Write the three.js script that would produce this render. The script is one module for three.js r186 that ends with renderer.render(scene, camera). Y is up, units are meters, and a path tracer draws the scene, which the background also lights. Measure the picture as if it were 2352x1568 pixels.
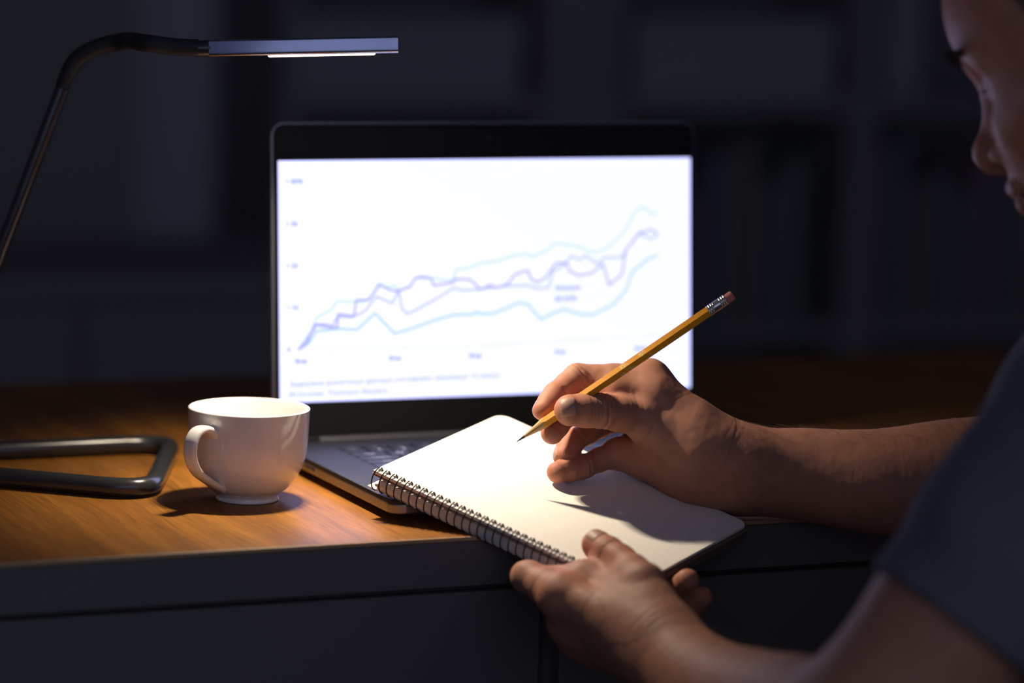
import * as THREE from 'three';
import { RoundedBoxGeometry } from 'three/addons/geometries/RoundedBoxGeometry.js';
import { mergeGeometries, mergeVertices, toCreasedNormals } from 'three/addons/utils/BufferGeometryUtils.js';
import { RectAreaLightUniformsLib } from 'three/addons/lights/RectAreaLightUniformsLib.js';

// ------------------------------------------------------------------ camera, sky, light, exposure
const W = 2352, H = 1568, FPX = 7719.7;
const scene = new THREE.Scene();
scene.background = new THREE.Color(0x04050a);
const camera = new THREE.PerspectiveCamera(2 * Math.atan(H / 2 / FPX) * 180 / Math.PI, W / H, 0.05, 30);
const DY = 0.7655;                                   // the laptop's deck stands this high above the floor
const EYE = new THREE.Vector3(-0.84938, 0.43399 + DY, 2.32912);
const FW = new THREE.Vector3(0.40429371, -0.14118235, -0.90366705).normalize();
const UPV = new THREE.Vector3(0.02858937, 0.98948256, -0.14179887);
const RT = new THREE.Vector3().crossVectors(FW, UPV).normalize();
UPV.crossVectors(RT, FW).normalize();
camera.matrixAutoUpdate = true;
camera.position.copy(EYE);
camera.quaternion.setFromRotationMatrix(new THREE.Matrix4().makeBasis(RT, UPV, FW.clone().negate()));
camera.focus = 2.32;
camera.userData.fStop = 2.6;
const renderer = new THREE.WebGLRenderer();
renderer.toneMapping = THREE.LinearToneMapping;
renderer.toneMappingExposure = 1.0;
renderer.shadowMap.enabled = true;
RectAreaLightUniformsLib.init();
const LAMP_COLOR = [1.0, 0.83, 0.62], LAMP_CANDELA = 0.50;     // each of the lamp's three diodes
const SCREEN_COLOR = [0.45, 0.50, 1.0], SCREEN_GLOW = 0.9;
const FILL_WINDOW_COLOR = [0.62, 0.69, 0.96], FILL_WINDOW_GLOW = 0.50;  // fill light of the added window behind the camera

// ------------------------------------------------------------------ helpers
const V = (x, y, z) => new THREE.Vector3(x, y, z);
// a point of the place, from where it shows in the photograph and how far it stands from the camera
const at = (px, py, z) => EYE.clone().addScaledVector(FW, z).addScaledVector(RT, z * (px - W / 2) / FPX).addScaledVector(UPV, -z * (py - H / 2) / FPX);
let seed = 7;
const rnd = () => { seed = (seed * 1664525 + 1013904223) >>> 0; return seed / 4294967296; };
const used = new Map();
function numbered(n) { const k = used.get(n) ?? 0; used.set(n, k + 1); return k ? `${n}_${String(k).padStart(3, '0')}` : n; }
function tag(o, label, category, group) { o.userData.label = label; o.userData.category = category; if (group) o.userData.group = group; return o; }
function thing(name, label, category, pos = V(0, 0, 0), group) { const o = new THREE.Group(); o.name = numbered(name); o.position.copy(pos); scene.add(o); return tag(o, label, category, group); }
function part(name, geo, mat, parent) { const m = new THREE.Mesh(geo, mat); m.name = parent === scene ? numbered(name) : name; m.castShadow = m.receiveShadow = true; parent.add(m); return m; }
function struct(name, geo, mat, parent = scene) { const m = part(name, geo, mat, parent); if (parent === scene) m.userData.kind = 'structure'; return m; }
const box = (x0, x1, y0, y1, z0, z1, r = 0) => {
  const g = r ? new RoundedBoxGeometry(x1 - x0, y1 - y0, z1 - z0, 3, r) : new THREE.BoxGeometry(x1 - x0, y1 - y0, z1 - z0);
  return g.translate((x0 + x1) / 2, (y0 + y1) / 2, (z0 + z1) / 2);
};
const rgb = (r, g, b) => new THREE.Color().setRGB(r, g, b);
const std = (c, rough, o = {}) => new THREE.MeshStandardMaterial({ color: rgb(...c), roughness: rough, ...o });
const phys = (c, rough, o = {}) => new THREE.MeshPhysicalMaterial({ color: rgb(...c), roughness: rough, ...o });
const clamp = (x, a, b) => Math.min(b, Math.max(a, x)), lerp = (a, b, t) => a + (b - a) * t, sm = (a, b, x) => { const t = clamp((x - a) / (b - a), 0, 1); return t * t * (3 - 2 * t); };
function hash(x, y, z = 0) { let h = Math.imul(x | 0, 374761393) ^ Math.imul(y | 0, 668265263) ^ Math.imul(z | 0, 2147483647 - 1274126177); h = Math.imul(h ^ (h >>> 13), 1274126177); return ((h ^ (h >>> 16)) >>> 0) / 4294967296; }
function vnoise2(x, y, period = 0) {
  const xi = Math.floor(x), yi = Math.floor(y), fx = x - xi, fy = y - yi, w = (i) => period ? ((i % period) + period) % period : i;
  const u = fx * fx * (3 - 2 * fx), v = fy * fy * (3 - 2 * fy);
  return lerp(lerp(hash(w(xi), w(yi)), hash(w(xi + 1), w(yi)), u), lerp(hash(w(xi), w(yi + 1)), hash(w(xi + 1), w(yi + 1)), u), v);
}
function vnoise3(x, y, z) {
  const xi = Math.floor(x), yi = Math.floor(y), zi = Math.floor(z), fx = x - xi, fy = y - yi, fz = z - zi;
  const u = fx * fx * (3 - 2 * fx), v = fy * fy * (3 - 2 * fy), w = fz * fz * (3 - 2 * fz);
  const l = (k) => lerp(lerp(hash(xi, yi, k), hash(xi + 1, yi, k), u), lerp(hash(xi, yi + 1, k), hash(xi + 1, yi + 1, k), u), v);
  return lerp(l(zi), l(zi + 1), w);
}
function dataTex(w, h, fn, srgb = false, rep = [1, 1]) {
  const d = new Uint8Array(w * h * 4);
  for (let y = 0; y < h; y++) for (let x = 0; x < w; x++) { const c = fn(x, y), i = (y * w + x) * 4; for (let k = 0; k < 3; k++) d[i + k] = clamp(Math.round((Array.isArray(c) ? c[k] : c) * 255), 0, 255); d[i + 3] = 255; }
  const t = new THREE.DataTexture(d, w, h); t.wrapS = t.wrapT = THREE.RepeatWrapping; t.magFilter = THREE.LinearFilter; t.minFilter = THREE.LinearFilter; t.repeat.set(...rep);
  if (srgb) t.colorSpace = THREE.SRGBColorSpace; t.needsUpdate = true; return t;
}
function canvasTex(w, h, draw) {
  const c = document.createElement('canvas'); c.width = w; c.height = h; draw(c.getContext('2d'), w, h);
  const t = new THREE.CanvasTexture(c); t.colorSpace = THREE.SRGBColorSpace; return t;
}
// uv in metres from the position, one plane per geometry
function planarUV(g, f) { const p = g.attributes.position, uv = new Float32Array(p.count * 2); for (let i = 0; i < p.count; i++) { const q = f(p.getX(i), p.getY(i), p.getZ(i)); uv[2 * i] = q[0]; uv[2 * i + 1] = q[1]; } g.setAttribute('uv', new THREE.BufferAttribute(uv, 2)); return g; }
function tubeAlong(points, r, seg = 64, rad = 16, tension = 0.5) { return new THREE.TubeGeometry(new THREE.CatmullRomCurve3(points, false, 'centripetal', tension), seg, r, rad, false); }
function roundedPath(pts, r, n = 8) {                // straight runs with rounded corners
  const out = [pts[0].clone()];
  for (let i = 1; i < pts.length - 1; i++) {
    const a = pts[i - 1], b = pts[i], c = pts[i + 1], u = a.clone().sub(b), v = c.clone().sub(b), ru = Math.min(r, u.length() * 0.45), rv = Math.min(r, v.length() * 0.45);
    const p = b.clone().addScaledVector(u.normalize(), ru), q = b.clone().addScaledVector(v.normalize(), rv);
    for (let k = 0; k <= n; k++) { const t = k / n; out.push(p.clone().multiplyScalar((1 - t) ** 2).addScaledVector(b, 2 * t * (1 - t)).addScaledVector(q, t * t)); }
  }
  out.push(pts[pts.length - 1].clone()); return out;
}
function sweep(points, section, closed = false) {    // section(i, t) -> list of [a, b] in the frame (normal, binormal)
  const n = points.length, T = points.map((p, i) => points[Math.min(n - 1, i + 1)].clone().sub(points[Math.max(0, i - 1)]).normalize());
  let N = Math.abs(T[0].y) < 0.9 ? V(0, 1, 0) : V(1, 0, 0); const pos = [], idx = []; let m = 0;
  for (let i = 0; i < n; i++) {
    N = N.clone().addScaledVector(T[i], -N.dot(T[i])).normalize(); const B = T[i].clone().cross(N), s = section(i, i / (n - 1)); m = s.length;
    for (const [a, b] of s) { const p = points[i].clone().addScaledVector(N, a).addScaledVector(B, b); pos.push(p.x, p.y, p.z); }
  }
  for (let i = 0; i < n - 1; i++) for (let k = 0; k < m; k++) { const a = i * m + k, b = i * m + (k + 1) % m; idx.push(a, b, a + m, b, b + m, a + m); }
  for (const e of [0, n - 1]) { const c = pos.length / 3, p = points[e]; pos.push(p.x, p.y, p.z); for (let k = 0; k < m; k++) { const a = e * m + k, b = e * m + (k + 1) % m; e ? idx.push(c, a, b) : idx.push(c, b, a); } }
  const g = new THREE.BufferGeometry(); g.setAttribute('position', new THREE.Float32BufferAttribute(pos, 3)); g.setIndex(idx); g.computeVertexNormals(); return g;
}
const circle = (r, n = 14) => Array.from({ length: n }, (_, k) => [r * Math.cos(k / n * 2 * Math.PI), r * Math.sin(k / n * 2 * Math.PI)]);
const tubeOn = (points, r, n = 14) => sweep(points, () => circle(r, n));
function patchUV(g, s = 0.1) { if (!g.attributes.uv) planarUV(g, (x, y, z) => [(x + z * 0.3) / s, (y + z) / s]); return g; }

// ------------------------------------------------------------------ the room
const wallMat = std([0.72, 0.68, 0.76], 0.9), darkWood = std([0.30, 0.29, 0.29], 0.8), floorMat = std([0.10, 0.075, 0.06], 0.55);
const RX0 = -2.6, RX1 = 3.4, RZ0 = -2.85, RZ1 = 3.0, RH = 2.6, TK = 0.12;
{
  const fl = struct('floor', box(RX0 - TK, RX1 + TK, -0.1, -0.02, RZ0 - TK, RZ1 + TK), floorMat);
  let k = 0;                                         // boards run along x; laid where the floor could be seen
  for (let z = RZ0; z < RZ1; z += 0.18) { part('floorboard', box(RX0, RX1, -0.02, 0, z + 0.001, Math.min(RZ1, z + 0.179)), k++ % 2 ? floorMat : std([0.09, 0.07, 0.055], 0.5), fl); }
  struct('ceiling', box(RX0 - TK, RX1 + TK, RH, RH + 0.1, RZ0 - TK, RZ1 + TK), wallMat);
  struct('wall_back', box(RX0 - TK, RX1 + TK, 0, RH, RZ0 - TK, RZ0), wallMat);
  struct('wall_right', box(RX1, RX1 + TK, 0, RH, RZ0, RZ1), wallMat);
  struct('wall_left', box(RX0 - TK, RX0, 0, RH, RZ0, RZ1), wallMat);
  // unseen window added behind the camera, its glowing panes a dim blue fill light
  const wx0 = -2.5, wx1 = 1.9, wy0 = 0.85, wy1 = 2.5;
  struct('wall_front', mergeGeometries([box(RX0 - TK, wx0, 0, RH, RZ1, RZ1 + TK), box(wx1, RX1 + TK, 0, RH, RZ1, RZ1 + TK), box(wx0, wx1, 0, wy0, RZ1, RZ1 + TK), box(wx0, wx1, wy1, RH, RZ1, RZ1 + TK)]), wallMat);
  const white = std([0.6, 0.6, 0.6], 0.5), z0 = RZ1 + 0.02, z1 = RZ1 + 0.08, xm = (wx0 + wx1) / 2;
  const wf = struct('fill_window_1', mergeGeometries([box(wx0, wx1, wy0, wy0 + 0.05, z0, z1), box(wx0, wx1, wy1 - 0.05, wy1, z0, z1), box(wx0, wx0 + 0.05, wy0, wy1, z0, z1), box(wx1 - 0.05, wx1, wy0, wy1, z0, z1), box(xm - 0.03, xm + 0.03, wy0, wy1, z0, z1)]), white);
  for (const [a, b] of [[wx0 + 0.05, xm - 0.03], [xm + 0.03, wx1 - 0.05]]) {
    part('fill_window_pane', box(a, b, wy0 + 0.05, wy1 - 0.05, RZ1 + 0.05, RZ1 + 0.056), std([0.05, 0.05, 0.06], 0.4, { emissive: rgb(...FILL_WINDOW_COLOR), emissiveIntensity: FILL_WINDOW_GLOW * 0.7 }), wf);
    const L = new THREE.RectAreaLight(rgb(...FILL_WINDOW_COLOR), FILL_WINDOW_GLOW * 0.4, b - a, wy1 - wy0 - 0.1);
    L.name = 'fill_window_light'; L.position.set((a + b) / 2, (wy0 + wy1) / 2, RZ1 + 0.045); L.lookAt((a + b) / 2, (wy0 + wy1) / 2, 0); scene.add(L);
  }
}

// ------------------------------------------------------------------ furniture far behind the desk
{
  const fz = -2.55, bz = RZ0 + 0.005;
  const bc = thing('bookcase', 'tall dark bookcase with wide open shelves behind the laptop', 'bookcase', V(0, 0, 0));
  for (const [a, b] of [[0.929, 0.960], [1.372, 1.515], [1.938, 1.985], [2.60, 2.65]]) part('side_panel', box(a, b, 0, 2.0, bz, fz), darkWood, bc);
  for (const [a, b] of [[0.960, 1.372], [1.515, 1.938], [1.985, 2.60]]) for (const y of [0.04, 0.42, 0.80, 1.18, 1.58, 1.97]) part('shelf', box(a, b, y, y + 0.03, bz, fz - 0.004), darkWood, bc);
  part('back_panel', box(0.962, 2.598, 0.06, 1.98, bz + 0.0005, bz + 0.006), std([0.26, 0.25, 0.26], 0.9), bc);
  const pale = std([0.42, 0.40, 0.44], 0.85);
  const bx = (name, label, cat, g, m, grp) => tag(part(name, g, m, scene), label, cat, grp);
  const lidded = (x0, x1, y0, y1, label) => {
    const t = thing('storage_box', label, 'box', V(0, 0, 0)); part('box_body', box(x0, x1, y0, y1 - 0.03, bz + 0.03, fz - 0.02, 0.004), pale, t); part('lid', box(x0 - 0.003, x1 + 0.003, y1 - 0.045, y1, bz + 0.027, fz - 0.017, 0.004), pale, t);
  };
  lidded(0.966, 1.345, 0.8301, 0.955, 'pale grey lidded box on a bookcase shelf, just right of the lamp head');
  lidded(1.545, 1.915, 0.8301, 0.955, 'pale grey lidded box on a bookcase shelf, above the right half of the laptop');
  bx('binder', 'pale upright binder on the dark shelf nearest to the man\'s forehead', 'binder', box(2.02, 2.085, 0.8301, 1.12, bz + 0.02, fz - 0.03, 0.004), pale);
  const cols = [[0.30, 0.22, 0.25], [0.22, 0.23, 0.31], [0.30, 0.27, 0.23], [0.24, 0.24, 0.26], [0.22, 0.27, 0.25]];
  let n = 0;
  for (const [x0, x1, y, cnt] of [[0.97, 1.36, 0.4501, 8], [1.53, 1.93, 0.4501, 7], [2.0, 2.5, 0.4501, 8]]) {
    let x = x0;
    for (let k = 0; k < cnt; k++) {
      const w = 0.028 + rnd() * 0.03, h = 0.2 + rnd() * 0.1, d = 0.17 + rnd() * 0.05; if (x + w > x1) break;
      const b = thing('book', 'dark book standing in a blurred row on the bookcase shelf', 'book', V(0, 0, 0), 'dark books on the bookcase'); const c = std(cols[n++ % 5], 0.7);
      part('cover', mergeGeometries([box(x, x + 0.003, y, y + h, fz - 0.03 - d, fz - 0.03), box(x + w - 0.003, x + w, y, y + h, fz - 0.03 - d, fz - 0.03), box(x, x + w, y, y + h, fz - 0.033, fz - 0.03)]), c, b);
      part('pages', box(x + 0.003, x + w - 0.003, y + 0.003, y + h - 0.003, fz - 0.028 - d, fz - 0.033), std([0.25, 0.23, 0.2], 0.9), b); x += w + 0.002;
    }
  }
  const wd = thing('wardrobe', 'tall black wardrobe in the dark behind the lamp arm', 'wardrobe', V(0, 0, 0));
  part('carcass', box(-0.6, 0.69, 0, 2.1, bz, fz), darkWood, wd);
  for (const [a, b] of [[-0.595, 0.04], [0.05, 0.685]]) { const d = part('door', box(a, b, 0.08, 2.08, fz, fz + 0.02, 0.003), darkWood, wd); part('handle', tubeOn([V(a < 0 ? b - 0.05 : a + 0.05, 1.0, fz + 0.022), V(a < 0 ? b - 0.05 : a + 0.05, 1.0, fz + 0.045), V(a < 0 ? b - 0.05 : a + 0.05, 1.15, fz + 0.045), V(a < 0 ? b - 0.05 : a + 0.05, 1.15, fz + 0.022)], 0.005, 8), std([0.1, 0.1, 0.1], 0.4, { metalness: 1 }), d); }
  const sb = thing('sideboard', 'low black sideboard in front of the pale wall strip, behind the cup', 'sideboard', V(0, 0, 0));
  part('carcass', box(0.02, 1.3, 0.03, 0.60, -2.40, -2.0), darkWood, sb); part('top', box(0.0, 1.32, 0.60, 0.63, -2.42, -1.98, 0.004), darkWood, sb);
  for (const [a, b] of [[0.03, 0.44], [0.45, 0.87], [0.88, 1.29]]) { const d = part('door', box(a, b, 0.05, 0.59, -2.0, -1.982, 0.003), darkWood, sb); part('knob', new THREE.SphereGeometry(0.012, 12, 8).translate(b - 0.04, 0.4, -1.972), std([0.1, 0.1, 0.1], 0.4, { metalness: 1 }), d); }
}

// ------------------------------------------------------------------ the desk
const DESK = 0.75, DX0 = -0.75, DX1 = 0.95, DZ0 = -0.40, DZ1 = 0.2951;
{
  const grain = dataTex(1024, 1024, (x, y) => {     // u across the grain, v along it
    const u = x / 1024, v = y / 1024, wob = 0.035 * vnoise2(u * 5, v * 3, 0) + 0.01 * vnoise2(u * 12, v * 6);
    const fib = vnoise2((u + wob) * 190, v * 5) * 0.45 + vnoise2((u + wob) * 500, v * 22) * 0.55, ring = vnoise2((u + wob) * 26, v * 1.6), pore = 1 - 0.16 * sm(0.72, 0.95, vnoise2(u * 620, v * 16)), blot = vnoise2(u * 7, v * 5);
    const k = (0.74 + 0.30 * fib + 0.22 * ring + 0.12 * (blot - 0.5)) * pore; return [0.57 * k, 0.372 * k * (0.98 + 0.04 * ring), 0.150 * k];
  }, true);
  const bumpG = dataTex(512, 512, (x, y) => { const u = x / 512, v = y / 512; return 0.5 + 0.3 * (vnoise2(u * 150, v * 8) - 0.5) - 0.15 * sm(0.72, 0.95, vnoise2(u * 310, v * 16)); });
  for (const t of [grain, bumpG]) t.repeat.set(1 / 0.42, 1 / 0.42);
  const topMat = phys([1, 1, 1], 0.45, { map: grain, bumpMap: bumpG, bumpScale: 0.00025, specularIntensity: 0.42 });
  const front = phys([0.13, 0.125, 0.125], 0.75, { specularIntensity: 0.4 }), edge = std([0.46, 0.29, 0.16], 0.5);
  const t = thing('desk', 'brown wooden desk with a dark drawer front under the laptop and cup', 'desk', V(0, 0, 0));
  part('desk_top', planarUV(box(DX0, DX1, DESK - 0.034, DESK, DZ0, DZ1 - 0.0026, 0.0006), (x, y, z) => [x, z]), topMat, t);
  part('lit_edge_band', box(DX0, DX1, DESK - 0.0032, DESK, DZ1 - 0.0025, DZ1, 0.0009), edge, t);  // banding tinted lighter to paint the light its rounded edge catches
  part('front_board', box(DX0, DX1, DESK - 0.034, DESK - 0.0034, DZ1 - 0.0015, DZ1 - 0.0004, 0.0005), front, t);
  part('apron', box(DX0 + 0.03, DX1 - 0.03, DESK - 0.16, DESK - 0.037, DZ0 + 0.04, DZ1 - 0.014), front, t);
  let x = DX0 + 0.04;
  for (let k = 0; k < 2; k++) { const d = part('drawer', box(x, x + 0.8, DESK - 0.158, DESK - 0.0385, DZ1 - 0.0135, DZ1 - 0.002, 0.002), front, t); part('knob', new THREE.SphereGeometry(0.013, 16, 10).translate(x + 0.4, DESK - 0.1, DZ1 + 0.008), std([0.12, 0.10, 0.08], 0.4), d); x += 0.815; }
  for (const lx of [DX0 + 0.05, DX1 - 0.10]) for (const lz of [DZ0 + 0.05, DZ1 - 0.08]) part('leg', box(lx, lx + 0.05, 0, DESK - 0.16, lz, lz + 0.05, 0.004), front, t);
}

// ------------------------------------------------------------------ the lamp
const blackSatin = phys([0.03, 0.031, 0.034], 0.24, { clearcoat: 0.4, clearcoatRoughness: 0.25 }), darkMetal = std([0.43, 0.47, 0.68], 0.24, { metalness: 1 });
const stripA = at(620, 121, 2.35), stripB = at(858, 117.5, 2.35), barA = at(482, 112, 2.35), barB = at(914, 103, 2.35);
{
  const t = thing('desk_lamp', 'black desk lamp with a bent tube foot and a slim glowing bar head', 'lamp', V(0, 0, 0));
  const y = DESK + 0.0072, R = 0.007, apex = V(-0.268, y, -0.03);
  const loop = [V(-0.262, y, -0.062), V(-0.0585, y, -0.0585), V(-0.1345, y, 0.121), V(-0.250, y, 0.0215)];
  // the foot: one bent tube, its ends running together at the pole
  part('foot', tubeOn(roundedPath([V(-0.33, y, -0.058), ...loop.slice(1), V(-0.33, y, -0.047)], 0.036, 10), R, 20), blackSatin, t);
  part('foot_joint', box(-0.345, -0.318, DESK, DESK + 0.016, -0.07, -0.035, 0.005), blackSatin, t);
  const neck0 = at(143, 203, 2.42), poleMid = at(0, 580, 2.43);
  const dir = poleMid.clone().sub(neck0).normalize(), low = neck0.clone().addScaledVector(dir, (neck0.y - DESK - 0.012) / -dir.y);
  part('pole', tubeOn([low, neck0.clone().addScaledVector(dir, 0.1), neck0], 0.0052, 16), blackSatin, t);
  part('pole_base', mergeGeometries([new THREE.CylinderGeometry(0.011, 0.014, 0.02, 20).translate(low.x, DESK + 0.012, low.z)]), blackSatin, t);
  if (low.distanceTo(V(-0.33, y, -0.05)) > 0.01) part('foot_bar', tubeOn([V(-0.33, y, -0.0525), low.clone().setY(y)], R, 16), blackSatin, t);
  const c = [neck0, at(152, 178, 2.42), at(175, 138, 2.418), at(215, 112, 2.415), at(275, 96, 2.412), at(335, 99, 2.35), at(395, 107, 2.35), at(440, 110, 2.35), at(456, 110, 2.35)];
  const cp = new THREE.CatmullRomCurve3(c).getPoints(60);
  part('gooseneck', sweep(cp, (i, s) => circle(lerp(0.0052, 0.0062, sm(0, 0.25, s)), 16)), std([0.02, 0.021, 0.023], 0.65), t);
  const ax = barB.clone().sub(barA).normalize(), q = new THREE.Quaternion().setFromUnitVectors(V(1, 0, 0), ax);
  const lenB = barA.distanceTo(barB), mid = barA.clone().add(barB).multiplyScalar(0.5);
  part('collar', new THREE.CylinderGeometry(0.0058, 0.0058, 0.012, 24).rotateZ(Math.PI / 2).applyQuaternion(q).translate(...at(466, 111, 2.35).toArray()), blackSatin, t);
  // the head: a round bar with a flat cut below
  const prof = new THREE.Shape(); prof.moveTo(0.0036, 0.0056); prof.lineTo(-0.0034, 0.0056); prof.quadraticCurveTo(-0.0044, 0.0056, -0.0046, 0.0047); prof.quadraticCurveTo(-0.0051, 0.0026, -0.0054, 0.0004); prof.quadraticCurveTo(-0.0058, -0.0044, -0.0036, -0.0050); prof.lineTo(0.0036, -0.0050); prof.quadraticCurveTo(0.0056, -0.0050, 0.0056, -0.0020); prof.lineTo(0.0050, 0.0044); prof.quadraticCurveTo(0.0048, 0.0056, 0.0036, 0.0056);
  const hg = new THREE.ExtrudeGeometry(prof, { depth: lenB, bevelEnabled: true, bevelSize: 0.0003, bevelThickness: 0.0004, bevelSegments: 2, curveSegments: 16 }).rotateY(Math.PI / 2).translate(-lenB / 2, 0, 0);
  part('head', toCreasedNormals(hg, 0.5).applyQuaternion(q).translate(mid.x, mid.y, mid.z), darkMetal, t);
  const down = V(0, -1, 0), sa = stripA.clone().addScaledVector(down, 0.0), sb2 = stripB.clone();
  const sLen = sa.distanceTo(sb2), sMid = sa.clone().add(sb2).multiplyScalar(0.5);
  part('led_strip', new THREE.CapsuleGeometry(0.0014, sLen, 6, 16).rotateZ(Math.PI / 2).applyQuaternion(q).translate(sMid.x, sMid.y - 0.0015, sMid.z), std([0.8, 0.7, 0.6], 0.5, { emissive: rgb(1.0, 0.83, 0.6), emissiveIntensity: 4 }), t);
  for (const k of [-1, 0, 1]) {
    const L = new THREE.SpotLight(rgb(...LAMP_COLOR), LAMP_CANDELA, 0, 1.06, 0.86, 2); L.name = 'lamp_diode';
    L.position.copy(sMid).addScaledVector(ax, k * 0.012).add(V(0, -0.0015, 0)); L.target.position.copy(L.position).add(V(0.23, -1, 0.09)); L.shadow.radius = 0.3; L.castShadow = true; scene.add(L); scene.add(L.target); L.target.name = 'lamp_aim';
  }
}

// ------------------------------------------------------------------ the cup
{
  const t = thing('coffee_cup', 'white porcelain cup with a curled handle on the desk', 'cup', V(-0.0667, DESK, 0.1324));
  const porcelain = phys([0.88, 0.86, 0.84], 0.12, { clearcoat: 0.6, clearcoatRoughness: 0.05 });
  const o = [[0.0175, 0.0012], [0.0205, 0.0], [0.0222, 0.0008], [0.0216, 0.0035], [0.0235, 0.0056], [0.0290, 0.0100], [0.0342, 0.0165], [0.0384, 0.0245], [0.0408, 0.0335], [0.0419, 0.0440], [0.0424, 0.0550], [0.0427, 0.0640], [0.0426, 0.0653], [0.0420, 0.0658], [0.0413, 0.0653], [0.0405, 0.0600], [0.0396, 0.0440], [0.0380, 0.0320], [0.0345, 0.0205], [0.0270, 0.0115], [0.0150, 0.0078], [0, 0.0070]];
  const pts = new THREE.SplineCurve(o.map(([r, h]) => new THREE.Vector2(r, h))).getPoints(150); pts.forEach((p) => { p.x = Math.max(p.x, 0); }); pts[pts.length - 1].x = 0;
  part('bowl', mergeVertices(new THREE.LatheGeometry(pts, 96).deleteAttribute('uv').deleteAttribute('normal'), 1e-6), porcelain, t).geometry.computeVertexNormals();
  const toCam = V(EYE.x + 0.0667, 0, EYE.z - 0.1324).normalize(), left = V(0, 1, 0).cross(toCam).negate().normalize();
  const az = 0.66, dirH = toCam.clone().multiplyScalar(Math.cos(az)).addScaledVector(left, Math.sin(az));
  const hp = [[0.0395, 0.0500], [0.0450, 0.0545], [0.0515, 0.0562], [0.0585, 0.0548], [0.0635, 0.0490], [0.0648, 0.0420], [0.0625, 0.0340], [0.0560, 0.0262], [0.0470, 0.0205], [0.0375, 0.0152], [0.0285, 0.0108]].map(([r, h]) => dirH.clone().multiplyScalar(r).setY(h));
  const curve = new THREE.CatmullRomCurve3(hp).getPoints(70), side = V(0, 1, 0).cross(dirH).normalize();
  const pos = [], idx = [], m = 20, n = curve.length;
  curve.forEach((p, i) => {
    const T = curve[Math.min(n - 1, i + 1)].clone().sub(curve[Math.max(0, i - 1)]).normalize(), N = side.clone().cross(T).normalize(), s = i / (n - 1), wd = lerp(0.0060, 0.0046, s), th = lerp(0.0030, 0.0024, s) * (1 + 0.25 * Math.exp(-((s - 0.02) ** 2) / 0.004));
    for (let k = 0; k < m; k++) { const a = k / m * 2 * Math.PI, q = p.clone().addScaledVector(side, wd * Math.sign(Math.cos(a)) * Math.abs(Math.cos(a)) ** 0.8).addScaledVector(N, th * Math.sign(Math.sin(a)) * Math.abs(Math.sin(a)) ** 0.8); pos.push(q.x, q.y, q.z); }
  });
  for (let i = 0; i < n - 1; i++) for (let k = 0; k < m; k++) { const a = i * m + k, b = i * m + (k + 1) % m; idx.push(a, b, a + m, b, b + m, a + m); }
  for (const e of [0, n - 1]) { const c = pos.length / 3; pos.push(...curve[e].toArray()); for (let k = 0; k < m; k++) idx.push(c, e * m + k, e * m + (k + 1) % m); }
  const hg = new THREE.BufferGeometry(); hg.setAttribute('position', new THREE.Float32BufferAttribute(pos, 3)); hg.setIndex(idx); hg.computeVertexNormals(); part('handle', hg, porcelain, t);
}

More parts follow.
